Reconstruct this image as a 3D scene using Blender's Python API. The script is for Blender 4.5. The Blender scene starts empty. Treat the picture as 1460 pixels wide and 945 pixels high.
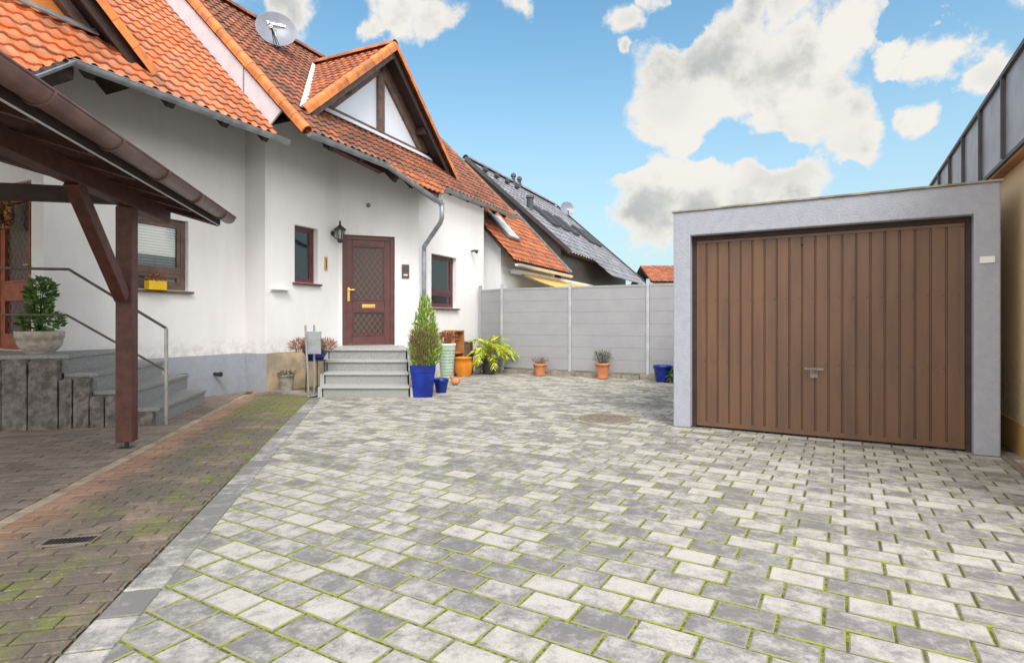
import bpy, bmesh, math, random
from mathutils import Vector, Matrix
import numpy as np
V = Vector
R = math.radians
C = bpy.context.scene.collection
sc = bpy.context.scene

# ------------------------------------------------------------------ camera
cd = bpy.data.cameras.new('camera'); cam = bpy.data.objects.new('camera', cd); C.objects.link(cam)
cam.location = (0, 0, 1.2); cam.rotation_euler = (R(90), 0, 0)
cd.sensor_width = 36; cd.lens = 36*800/1460; cd.shift_y = -14.5/1460
cd.clip_start = 0.05; cd.clip_end = 5000
sc.camera = cam

# ------------------------------------------------------------------ light
TOSUN = V((0.24, -0.97, 1.08)).normalized()
sun_el = math.asin(TOSUN.z); sun_az = math.atan2(TOSUN.x, TOSUN.y)
sd = bpy.data.lights.new('sun', 'SUN'); sun = bpy.data.objects.new('sun', sd); C.objects.link(sun)
sd.energy = 1.3; sd.angle = R(26); sd.color = (1.0, 0.955, 0.91)
sun.rotation_euler = TOSUN.to_track_quat('Z', 'Y').to_euler(); sun.location = TOSUN*50
sc.view_settings.view_transform = 'Standard'; sc.view_settings.look = 'None'
sc.view_settings.gamma = 1; sc.view_settings.use_curve_mapping = False
sc.view_settings.exposure = 1.23

# ------------------------------------------------------------------ node helpers
class NT:
    def __init__(s, tree): s.t = tree; s.n = tree.nodes; s.l = tree.links
    def add(s, typ, **kw):
        n = s.n.new(typ)
        for k, v in kw.items(): setattr(n, k, v)
        return n
    def put(s, sock, v):
        if isinstance(v, bpy.types.NodeSocket): s.l.new(v, sock)
        elif v is not None:
            if hasattr(sock.default_value, '__len__') and not hasattr(v, '__len__'): sock.default_value = [v]*len(sock.default_value)
            elif hasattr(v, '__len__') and len(v) == 3 and len(sock.default_value) == 4: sock.default_value = (*v, 1)
            else: sock.default_value = v
    def math(s, op, a, b=None, c=None, clamp=False):
        n = s.add('ShaderNodeMath', operation=op, use_clamp=clamp)
        for i, v in enumerate((a, b, c)):
            if v is not None: s.put(n.inputs[i], v)
        return n.outputs[0]
    def vmath(s, op, a, b=None, scale=None):
        n = s.add('ShaderNodeVectorMath', operation=op)
        s.put(n.inputs[0], a)
        if b is not None: s.put(n.inputs[1], b)
        if scale is not None: s.put(n.inputs['Scale'], scale)
        return n.outputs['Value'] if op in ('DOT_PRODUCT', 'DISTANCE', 'LENGTH') else n.outputs['Vector']
    def mix(s, f, a, b, mode='MIX'):
        n = s.add('ShaderNodeMix', data_type='RGBA', blend_type=mode)
        s.put(n.inputs[0], f); s.put(n.inputs[6], a); s.put(n.inputs[7], b); return n.outputs[2]
    def noise(s, vec, scale, detail=4, rough=0.55, dist=0):
        n = s.add('ShaderNodeTexNoise')
        if vec is not None: s.put(n.inputs['Vector'], vec)
        n.inputs['Scale'].default_value = scale; n.inputs['Detail'].default_value = detail
        n.inputs['Roughness'].default_value = rough; n.inputs['Distortion'].default_value = dist
        return n.outputs['Fac']
    def ramp(s, f, a, b, smooth=True):
        n = s.add('ShaderNodeMapRange', interpolation_type='SMOOTHSTEP' if smooth else 'LINEAR')
        s.put(n.inputs[0], f); n.inputs[1].default_value = a; n.inputs[2].default_value = b
        return n.outputs[0]

# ------------------------------------------------------------------ world: sky with cumulus
w = bpy.data.worlds.new('World'); sc.world = w; w.use_nodes = True
W = NT(w.node_tree); W.n.clear()
out = W.add('ShaderNodeOutputWorld'); bg = W.add('ShaderNodeBackground')
W.l.new(bg.outputs[0], out.inputs[0])
sky = W.add('ShaderNodeTexSky', sky_type='NISHITA', sun_disc=False)
sky.sun_elevation = sun_el; sky.sun_rotation = sun_az
sky.air_density = 1.0; sky.dust_density = 0.6; sky.ozone_density = 1.6; sky.altitude = 100
bg.inputs[1].default_value = 0.12
dirv = W.add('ShaderNodeTexCoord').outputs['Generated']
nz = W.add('ShaderNodeTexNoise'); W.put(nz.inputs['Vector'], dirv)
nz.inputs['Scale'].default_value = 6; nz.inputs['Detail'].default_value = 6; nz.inputs['Roughness'].default_value = .6
off = W.vmath('SCALE', W.vmath('SUBTRACT', nz.outputs['Color'], (.5, .5, .5)), scale=0.16)
dd = W.vmath('ADD', dirv, off)
blobs = [(960,140,80),(1040,100,95),(1120,95,95),(1195,60,70),(1000,175,80),(1090,175,85),(1170,150,85),(1205,205,52),(925,175,40),
 (935,262,55),(1000,262,62),(1085,262,62),(1140,268,38),(920,312,45),(985,305,55),(1060,300,50),
 (1285,80,42),(1345,75,46),(1408,108,38),(1305,172,38),(1350,14,20),(890,30,34),(885,85,18),(930,0,32),(1065,15,40),(1130,5,55),
 (415,2,58),(575,15,50),(620,20,38),(540,38,24),(730,-5,34),(300,-60,80),(1500,-40,90),(1560,140,70),(800,-120,90)]
acc = None
for (u, v, r) in blobs:
    d = V(((u-730)/800, 1, (458-v)/800)); L = d.length; d.normalize(); rr = r/800/L**1.6
    dist = W.vmath('DISTANCE', dd, tuple(d))
    m = W.math('SUBTRACT', 1.0, W.math('DIVIDE', dist, rr*1.06))
    acc = m if acc is None else W.math('MAXIMUM', acc, m)
for (u, v, r) in [(1050,207,50),(1105,232,34),(1000,226,26),(965,50,44),(1275,128,34),(1268,25,30),(885,232,24),(1220,262,30)]:
    d = V(((u-730)/800, 1, (458-v)/800)); L = d.length; d.normalize(); rr = r/800/L**1.6
    hole = W.math('MAXIMUM', W.math('SUBTRACT', 1.0, W.math('DIVIDE', W.vmath('DISTANCE', dd, tuple(d)), rr*1.1)), 0.0)
    acc = W.math('SUBTRACT', acc, W.math('MULTIPLY', hole, 1.5))
# unseen clouds round the rest of the sky, added to whiten the ambient light
sepd = W.add('ShaderNodeSeparateXYZ'); W.put(sepd.inputs[0], dirv)
gen = W.math('SUBTRACT', W.noise(dirv, 2.2, 3), 0.36)
gen = W.math('MULTIPLY', gen, 4.0)
away = W.ramp(sepd.outputs[1], 0.45, 0.1)
gen = W.math('SUBTRACT', W.math('MULTIPLY', W.math('ADD', gen, 1.0), away), 1.0)
acc = W.math('MAXIMUM', acc, gen)
fine = W.noise(dirv, 11, 10, .66)
mask = W.math('ADD', acc, W.math('MULTIPLY', W.math('SUBTRACT', fine, .5), 1.5))
cm = W.ramp(mask, -0.04, 0.38)
nA = W.noise(dirv, 4.2, 6, .58); nB = W.noise(W.vmath('ADD', dirv, (.035, -.02, .07)), 4.2, 6, .58)
relief = W.ramp(W.math('MULTIPLY', W.math('SUBTRACT', nB, nA), 1.0), -.02, .13)
broad = W.ramp(W.noise(W.vmath('ADD', dirv, (.3, 0, .1)), 3.2, 4, .5), .44, .66)
thick = W.math('MULTIPLY', W.math('ADD', W.math('MULTIPLY', relief, .8), W.math('MULTIPLY', broad, .55), clamp=True), W.ramp(mask, .12, .8))
cloudcol = W.mix(thick, (3.25, 3.15, 2.95), (1.85, 1.93, 1.92))
cloudcol = W.mix(1.0, cloudcol, W.math('ADD', 1.0, W.math('MULTIPLY', away, 1.7)), 'MULTIPLY')  # unseen clouds made brighter than the visible ones as extra fill
hz = W.ramp(sepd.outputs[2], 0.62, 0.0)
skyc = W.mix(1.0, sky.outputs[0], (0.62, 0.86, 0.80), 'MULTIPLY')
skyc = W.mix(W.math('MULTIPLY', W.math('POWER', hz, 1.7), .85), skyc, (2.15, 2.45, 2.5))
W.l.new(W.mix(cm, skyc, cloudcol), bg.inputs[0])

# ------------------------------------------------------------------ materials
def material(name):
    m = bpy.data.materials.new(name); m.use_nodes = True
    t = NT(m.node_tree); b = t.n['Principled BSDF']
    return m, t, b
def basic(name, c1, c2=None, scale=6, rough=.7, bump=.0, bscale=None, island=0, metallic=0, detail=5, contrast=(.35,.65), bdist=.02):
    m, t, b = material(name)
    co = t.add('ShaderNodeNewGeometry')
    pos = co.outputs['Position']
    c2 = c2 or tuple(x*.8 for x in c1)
    f = t.ramp(t.noise(pos, scale, detail), *contrast)
    col = t.mix(f, c1, c2)
    if island:
        rn = co.outputs['Random Per Island']
        k = t.add('ShaderNodeMapRange'); t.put(k.inputs[0], rn); k.inputs[3].default_value = 1-island; k.inputs[4].default_value = 1+island
        col = t.mix(1, col, k.outputs[0], 'MULTIPLY')
    t.put(b.inputs['Base Color'], col); b.inputs['Roughness'].default_value = rough; b.inputs['Metallic'].default_value = metallic
    if bump:
        bn = t.add('ShaderNodeBump'); bn.inputs['Strength'].default_value = bump; bn.inputs['Distance'].default_value = bdist
        t.put(bn.inputs['Height'], t.noise(pos, bscale or scale*6, 6, .65)); t.put(b.inputs['Normal'], bn.outputs[0])
    return m

def plaster(name, c, dirt=.85):
    m, t, b = material(name)
    pos = t.add('ShaderNodeNewGeometry').outputs['Position']
    st = t.add('ShaderNodeMapping'); t.put(st.inputs[0], pos); st.inputs['Scale'].default_value = (1, 1, .18)
    f = t.ramp(t.noise(st.outputs[0], 2.2, 6, .6), .42, .75)
    col = t.mix(t.math('MULTIPLY', f, .45), c, tuple(x*dirt for x in c))
    f2 = t.ramp(t.noise(pos, 60, 4, .7), .45, .8)
    col = t.mix(t.math('MULTIPLY', f2, .22), col, tuple(x*.6 for x in c))
    # splash dirt low on the wall
    z = t.add('ShaderNodeSeparateXYZ'); t.put(z.inputs[0], pos)
    sp_ = t.math('MULTIPLY', t.ramp(z.outputs[2], 1.0, .66), t.ramp(t.noise(pos, 9, 6, .7), .40, .62))
    col = t.mix(t.math('MULTIPLY', sp_, .35), col, (.34, .30, .25))
    t.put(b.inputs['Base Color'], col); b.inputs['Roughness'].default_value = .92
    bn = t.add('ShaderNodeBump'); bn.inputs['Strength'].default_value = .8; bn.inputs['Distance'].default_value = .012
    t.put(bn.inputs['Height'], t.noise(pos, 75, 4, .8)); t.put(b.inputs['Normal'], bn.outputs[0])
    return m

M = {}
M['white'] = plaster('white render', (.84, .825, .835))
M['cream'] = plaster('cream render', (.88, .66, .40))
M['ochre'] = plaster('ochre render', (.62, .36, .09))
M['plinth'] = plaster('blue grey plinth paint', (.37, .405, .47), .75)
M['stoneclad'] = basic('sandstone plinth', (.55, .42, .27), (.32, .26, .20), 3, .9, .4, 40)
M['tile_a'] = basic('orange clay tiles', (.66, .21, .075), (.52, .26, .16), 4, .62, .15, 60, island=.20)
M['tile_b'] = basic('brown red clay tiles', (.40, .14, .075), (.20, .10, .075), 3.2, .6, .15, 60, island=.24)
M['tile_c'] = basic('dormer clay tiles', (.62, .20, .08), (.38, .15, .08), 4, .62, .15, 60, island=.25)
M['tile_g'] = basic('grey concrete tiles', (.26, .26, .29), (.17, .17, .19), 3, .75, .15, 60, island=.2)
M['verge'] = basic('orange verge tiles', (.68, .22, .05), (.45, .15, .05), 5, .55, .15, 50, island=.18)
def tilemat(name, c1, c2, island):
    m = basic(name, c1, c2, 4, .62, .15, 60, island=island); t = NT(m.node_tree); b = t.n['Principled BSDF']
    src = b.inputs['Base Color'].links[0].from_socket; pos = t.add('ShaderNodeNewGeometry').outputs['Position']
    so = t.ramp(t.noise(pos, 1.7, 7, .75), .50, .66); li = t.ramp(t.noise(pos, 22, 5, .8), .60, .68)
    col = t.mix(t.math('MULTIPLY', so, .45), src, (.10, .075, .055)); col = t.mix(t.math('MULTIPLY', li, .2), col, (.42, .36, .26))
    t.put(b.inputs['Base Color'], col); return m
M['tile_a'] = tilemat('orange clay tiles', (.60, .17, .055), (.50, .20, .11), .24)
M['tile_b'] = tilemat('brown red clay tiles', (.34, .11, .055), (.16, .08, .055), .28)
M['tile_c'] = tilemat('dormer clay tiles', (.50, .15, .055), (.30, .11, .06), .28)
M['flash'] = basic('lead flashing', (.60, .60, .67), (.54, .54, .61), 5, .6, .1)
M['zinc'] = basic('zinc gutter', (.36, .38, .41), (.25, .27, .29), 7, .45, .1, metallic=.45)
M['copper'] = basic('brown painted gutter', (.17, .095, .09), (.12, .065, .06), 6, .42, .12)
M['wood'] = basic('red brown timber', (.115, .038, .029), (.07, .024, .019), 12, .55, .2, 60)
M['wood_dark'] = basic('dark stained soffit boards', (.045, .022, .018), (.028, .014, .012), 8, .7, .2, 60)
M['wood_grey'] = basic('weathered brown gable timber', (.16, .10, .085), (.10, .065, .055), 8, .7, .2, 60)
M['wood_door'] = basic('mahogany door paint', (.115, .038, .038), (.085, .028, .028), 7, .4, .1, 60)
M['wood_orange'] = basic('red cedar door', (.30, .085, .035), (.22, .055, .025), 9, .5, .1, 60)
M['wood_warm'] = basic('warm plywood box', (.48, .22, .07), (.36, .15, .05), 9, .6, .1, 60)
M['granite'] = basic('grey granite slab', (.34, .34, .335), (.20, .205, .205), 70, .7, .15, 120, contrast=(.3,.7))
M['granite_top'] = basic('pale granite nosing', (.44, .44, .43), (.31, .315, .31), 70, .65, .15, 120, contrast=(.3,.7))
M['basalt'] = basic('rough basalt palisade', (.27, .245, .225), (.13, .12, .11), 12, .9, 1.0, 22, bdist=.05, island=.2)
M['concrete'] = basic('garage concrete paint', (.38, .40, .465), (.345, .36, .42), 14, .85, .5, 70, detail=8, contrast=(.3,.7))
M['footing'] = basic('rough concrete footing', (.34, .31, .26), (.20, .18, .14), 6, .9, .5, 40)
M['fence'] = basic('grey composite boards', (.345, .345, .365), (.32, .32, .34), 2.5, .6, .1, 60)
M['alu'] = basic('aluminium post', (.56, .58, .62), (.48, .50, .54), 5, .4, .05, metallic=.35)
M['steel'] = basic('brushed steel', (.50, .48, .46), (.38, .37, .36), 8, .35, .05, metallic=.7)
M['handle'] = basic('worn zinc handle', (.26, .24, .23), (.15, .13, .12), 20, .45, .05, metallic=.5)
M['rail'] = basic('grey brown rail', (.17, .14, .13), (.12, .10, .09), 8, .4, .05, metallic=.4)
M['iron'] = basic('black iron', (.02, .02, .022), (.035, .03, .03), 8, .45, .1)
M['rust'] = basic('rusty cast iron', (.16, .13, .11), (.24, .19, .14), 12, .85, .4, 60)
M['brass'] = basic('brass', (.72, .46, .14), (.6, .36, .1), 8, .3, 0, metallic=.6)
M['blue'] = basic('cobalt glazed pot', (.006, .03, .30), (.004, .015, .16), 5, .18, .06, 20)
M['terra'] = basic('terracotta', (.60, .24, .10), (.46, .17, .08), 8, .8, .15, 60)
M['orange_pot'] = basic('orange glazed pot', (.72, .26, .02), (.58, .19, .015), 5, .3, .05)
M['palegreen'] = basic('pale green glazed urn', (.42, .52, .42), (.30, .40, .32), 5, .5, .1, 40)
M['black_plastic'] = basic('black plastic pot', (.03, .03, .035), (.045, .045, .05), 6, .5, .1)
M['stone_pot'] = basic('pale stone planter', (.50, .44, .38), (.36, .31, .26), 20, .85, .2, 60)
M['soil'] = basic('soil', (.04, .028, .02), (.07, .05, .03), 25, .95, .6, 60)
M['leaf_green'] = basic('green leaves', (.05, .12, .02), (.10, .20, .03), 12, .6, island=.5)
M['leaf_dark'] = basic('dark green leaves', (.03, .075, .02), (.06, .12, .025), 12, .6, island=.5)
M['leaf_thuja'] = basic('yellow green conifer', (.16, .27, .03), (.30, .40, .05), 12, .6, island=.4)
M['leaf_palm'] = basic('yellow palm fronds', (.52, .50, .03), (.26, .38, .03), 5, .5, island=.35)
M['leaf_dry'] = basic('dry brown grass', (.26, .18, .09), (.16, .11, .06), 12, .9, island=.5)
M['leaf_heather'] = basic('faded heather', (.30, .15, .11), (.38, .22, .13), 12, .9, island=.5)
M['leaf_grey'] = basic('grey green leaves', (.12, .13, .09), (.08, .09, .06), 12, .8, island=.5)
M['leaf_copper'] = basic('copper red leaves', (.34, .13, .06), (.22, .09, .05), 12, .8, island=.5)
M['yellow'] = basic('yellow painted tin', (.85, .55, .01), (.75, .45, .01), 6, .4)
M['awning'] = basic('yellow awning cloth', (.74, .44, .13), (.66, .38, .10), 3, .9, .1)
M['offwhite'] = basic('white coated aluminium', (.78, .78, .76), (.7, .7, .68), 5, .5)
M['dishgrey'] = basic('grey dish paint', (.21, .23, .28), (.17, .19, .24), 4, .35, .03)
M['darkgrey'] = basic('anthracite plastic', (.06, .06, .065), (.05, .05, .055), 6, .4)
M['cladding'] = basic('standing seam zinc', (.42, .40, .43), (.34, .32, .35), 3, .45, .08, metallic=.3)
M['seam'] = basic('dark seam zinc and gable shade', (.07, .065, .07), (.05, .05, .05), 5, .5, metallic=.2)
M['curtain'] = basic('pale blind', (.78, .86, .84), (.62, .72, .70), 30, .9)
M['board_gold'] = basic('ochre panel', (.70, .25, .05), (.60, .20, .04), 2, .7)
M['letter'] = basic('white lettering', (.85, .85, .88), (.8, .8, .83), 5, .5)
M['pink'] = basic('pink flowers', (.65, .22, .25), (.75, .45, .4), 30, .8, island=.4)

def glass(name, tint, opacity=.35, rough=.03):
    m, t, b = material(name)
    t.n.remove(b)
    o = t.n['Material Output']
    tr = t.add('ShaderNodeBsdfTransparent'); gl = t.add('ShaderNodeBsdfGlossy'); gl.inputs['Roughness'].default_value = rough
    df = t.add('ShaderNodeBsdfDiffuse'); t.put(df.inputs[0], tint)
    fr = t.add('ShaderNodeFresnel'); fr.inputs[0].default_value = 1.6
    m1 = t.add('ShaderNodeMixShader'); m1.inputs[0].default_value = opacity
    t.l.new(tr.outputs[0], m1.inputs[1]); t.l.new(df.outputs[0], m1.inputs[2])
    m2 = t.add('ShaderNodeMixShader'); t.l.new(t.math('ADD', fr.outputs[0], .06, clamp=True), m2.inputs[0])
    t.l.new(m1.outputs[0], m2.inputs[1]); t.l.new(gl.outputs[0], m2.inputs[2]); t.l.new(m2.outputs[0], o.inputs[0])
    return m
M['glass'] = glass('window glass', (.05, .06, .07), .12)
M['glass_sky'] = glass('gable glass with painted sky reflection', (.80, .83, .92), .9, .15)  # pale diffuse tint stands in for bright sky reflected in the pane
M['glass_lamp'] = glass('lantern glass', (.5, .5, .45), .35, .1)

# door glazing: dark glass with a lattice grille pattern
def slats():
    m, t, b = material('pale slatted blind')
    z = t.add('ShaderNodeSeparateXYZ'); pos = t.add('ShaderNodeNewGeometry').outputs['Position']; t.put(z.inputs[0], pos)
    f = t.math('ABSOLUTE', t.math('SUBTRACT', t.math('FRACT', t.math('MULTIPLY', z.outputs[2], 24)), .5))
    t.put(b.inputs['Base Color'], t.mix(t.ramp(f, .18, .34), (.74, .84, .81), (.36, .46, .45)))
    b.inputs['Roughness'].default_value = .8; return m
M['curtain'] = slats()
def lattice():
    m, t, b = material('leaded dark glass')
    pos = t.add('ShaderNodeNewGeometry').outputs['Position']
    mp = t.add('ShaderNodeSeparateXYZ'); t.put(mp.inputs[0], pos)
    a = t.math('MULTIPLY', t.math('ADD', t.math('MULTIPLY', mp.outputs[0], 1.5), mp.outputs[2]), 6.5)
    c = t.math('MULTIPLY', t.math('SUBTRACT', t.math('MULTIPLY', mp.outputs[0], 1.5), mp.outputs[2]), 6.5)
    la = t.math('ABSOLUTE', t.math('SUBTRACT', t.math('FRACT', a), .5)); lc = t.math('ABSOLUTE', t.math('SUBTRACT', t.math('FRACT', c), .5))
    f = t.ramp(t.math('MINIMUM', la, lc), .10, .04)
    t.put(b.inputs['Base Color'], t.mix(f, (.045, .03, .025), (.15, .075, .055)))
    b.inputs['Roughness'].default_value = .25
    bn = t.add('ShaderNodeBump'); bn.inputs['Strength'].default_value = .3; bn.inputs['Distance'].default_value = .01
    t.put(bn.inputs['Height'], f); t.put(b.inputs['Normal'], bn.outputs[0])
    return m
M['lattice'] = lattice()

# brown garage door steel
def gdoor():
    m, t, b = material('brown painted steel')
    pos = t.add('ShaderNodeNewGeometry').outputs['Position']
    st = t.add('ShaderNodeMapping'); t.put(st.inputs[0], pos); st.inputs['Scale'].default_value = (6, 6, .8)
    f = t.ramp(t.noise(st.outputs[0], 1.5, 5), .35, .7)
    col = t.mix(f, (.145, .072, .040), (.108, .056, .034))
    g = t.ramp(t.noise(pos, 9, 6, .7), .60, .75)
    z = t.add('ShaderNodeSeparateXYZ'); t.put(z.inputs[0], pos)
    low = t.ramp(z.outputs[2], .35, .0)
    col = t.mix(t.math('MULTIPLY', g, t.math('ADD', .12, t.math('MULTIPLY', low, .6))), col, (.12, .07, .045))
    t.put(b.inputs['Base Color'], col); b.inputs['Roughness'].default_value = .5
    return m
M['gdoor'] = gdoor()

# two-tone grey pavers
def paver_mat(dark=0):
    m, t, b = material('marbled grey concrete pavers')
    g = t.add('ShaderNodeNewGeometry'); pos = g.outputs['Position']; rn = g.outputs['Random Per Island']
    sh = t.add('ShaderNodeVectorMath', operation='ADD'); t.put(sh.inputs[0], pos)
    cx = t.add('ShaderNodeCombineXYZ'); t.put(cx.inputs[2], t.math('MULTIPLY', rn, 37.0)); t.put(sh.inputs[1], cx.outputs[0])
    n1 = t.noise(sh.outputs[0], 8, 9, .80, .2)
    k = t.math('ADD', t.math('MULTIPLY', t.math('SUBTRACT', n1, .5), 4.0), t.math('MULTIPLY', t.math('SUBTRACT', rn, .5), .85))
    f = t.ramp(k, -.62+dark, .60+dark)
    col = t.mix(f, (.165, .157, .163), (.465, .442, .418))
    sp = t.ramp(t.noise(pos, 120, 4, .85), .50, .68)
    col = t.mix(t.math('MULTIPLY', sp, .55), col, (.13, .13, .135))
    sp2 = t.ramp(t.noise(pos, 55, 4, .7), .55, .75)
    col = t.mix(t.math('MULTIPLY', sp2, .5), col, (.15, .145, .14))
    # green film near the joints in the damp part of the yard
    big = t.ramp(t.noise(pos, .9, 4, .6), .42, .62)
    col = t.mix(t.math('MULTIPLY', big, .05), col, (.34, .40, .16))
    t.put(b.inputs['Base Color'], col); b.inputs['Roughness'].default_value = .85
    bn = t.add('ShaderNodeBump'); bn.inputs['Strength'].default_value = .5; bn.inputs['Distance'].default_value = .004
    t.put(bn.inputs['Height'], t.noise(pos, 90, 5, .75)); t.put(b.inputs['Normal'], bn.outputs[0])
    return m
M['paver'] = paver_mat(); M['paver_kerb'] = paver_mat(.38)
def moss_mat():
    m, t, b = material('mossy joint sand')
    g = t.add('ShaderNodeNewGeometry'); pos = g.outputs['Position']
    z = t.add('ShaderNodeSeparateXYZ'); t.put(z.inputs[0], pos)
    # moss thins out towards the garage side
    side = t.math('MULTIPLY', t.math('SUBTRACT', t.math('ADD', z.outputs[0], t.math('MULTIPLY', z.outputs[1], -.12)), 1.0), .16)
    f = t.ramp(t.math('SUBTRACT', t.noise(pos, 3.5, 6, .7), side), .36, .52)
    green = t.mix(t.ramp(t.noise(pos, 45, 5, .75), .38, .62), (.075, .085, .015), (.29, .33, .05))
    col = t.mix(f, (.09, .075, .055), green)
    t.put(b.inputs['Base Color'], col); b.inputs['Roughness'].default_value = .95
    bn = t.add('ShaderNodeBump'); bn.inputs['Strength'].default_value = .8; bn.inputs['Distance'].default_value = .01
    t.put(bn.inputs['Height'], t.noise(pos, 150, 4, .8)); t.put(b.inputs['Normal'], bn.outputs[0])
    return m
M['moss'] = moss_mat()
M['mossy_edge'] = basic('mossy paver edge', (.26, .28, .08), (.26, .24, .21), 11, .95, .6, 90, contrast=(.42,.56))

c_ = V((-.2218, .975, 0)).normalized(); cp = V((c_.y, -c_.x, 0))      # carport axes (along, to the right)
K = V((-3.577, 5.28, 0))
def brick_mat():
    m, t, b = material('weathered clay bricks')
    g = t.add('ShaderNodeNewGeometry'); pos = g.outputs['Position']; rn = g.outputs['Random Per Island']
    w_ = t.math('SUBTRACT', t.vmath('DOT_PRODUCT', pos, tuple(cp)), K.dot(cp))
    base = t.mix(rn, (.15, .105, .085), (.27, .20, .16))
    left = t.mix(rn, (.20, .155, .13), (.30, .24, .20))
    orange = t.mix(rn, (.30, .165, .115), (.41, .25, .175))
    wob = t.math('ADD', w_, t.math('MULTIPLY', t.math('SUBTRACT', t.noise(pos, 1.6, 4), .5), .5))
    col = t.mix(t.ramp(wob, .10, .16), left, orange)
    col = t.mix(t.ramp(wob, .22, .50), col, base)
    dirt = t.ramp(t.noise(pos, 2.4, 8, .78), .34, .54)
    dirtm = t.math('MULTIPLY', dirt, t.math('ADD', .15, t.math('MULTIPLY', t.ramp(wob, .2, .65), .75)))
    col = t.mix(dirtm, col, t.mix(t.noise(pos, 60, 4, .8), (.025, .02, .016), (.19, .165, .135)))
    ms = t.ramp(t.noise(pos, 2.9, 9, .80), .50, .62)
    corner = t.ramp(t.vmath('DISTANCE', pos, (-3.55, 8.1, 0)), 1.7, .5)
    ms = t.ramp(t.math('ADD', t.noise(pos, 2.9, 9, .80), t.math('MULTIPLY', corner, .10)), .50, .62)
    msm = t.math('MULTIPLY', ms, t.math('MULTIPLY', t.ramp(wob, .15, .55), .85))
    col = t.mix(msm, col, t.mix(t.noise(pos, 70, 4, .8), (.05, .06, .01), (.26, .27, .07)))
    sp = t.ramp(t.noise(pos, 30, 5, .75), .60, .68)
    col = t.mix(t.math('MULTIPLY', sp, .6), col, (.40, .37, .32))
    t.put(b.inputs['Base Color'], col); b.inputs['Roughness'].default_value = .93
    bn = t.add('ShaderNodeBump'); bn.inputs['Strength'].default_value = .9; bn.inputs['Distance'].default_value = .008
    t.put(bn.inputs['Height'], t.noise(pos, 45, 6, .75)); t.put(b.inputs['Normal'], bn.outputs[0])
    return m
M['brick'] = brick_mat()
M['brick_bed'] = basic('brick joint sand', (.10, .075, .05), (.10, .11, .03), 4, .95, .6, 80)
M['beige'] = basic('beige setts', (.42, .33, .24), (.30, .24, .18), 6, .9, .3, 60, island=.2)
M['ground'] = basic('gravel and soil', (.20, .19, .16), (.12, .13, .08), .6, .95, .3, 20)

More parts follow.
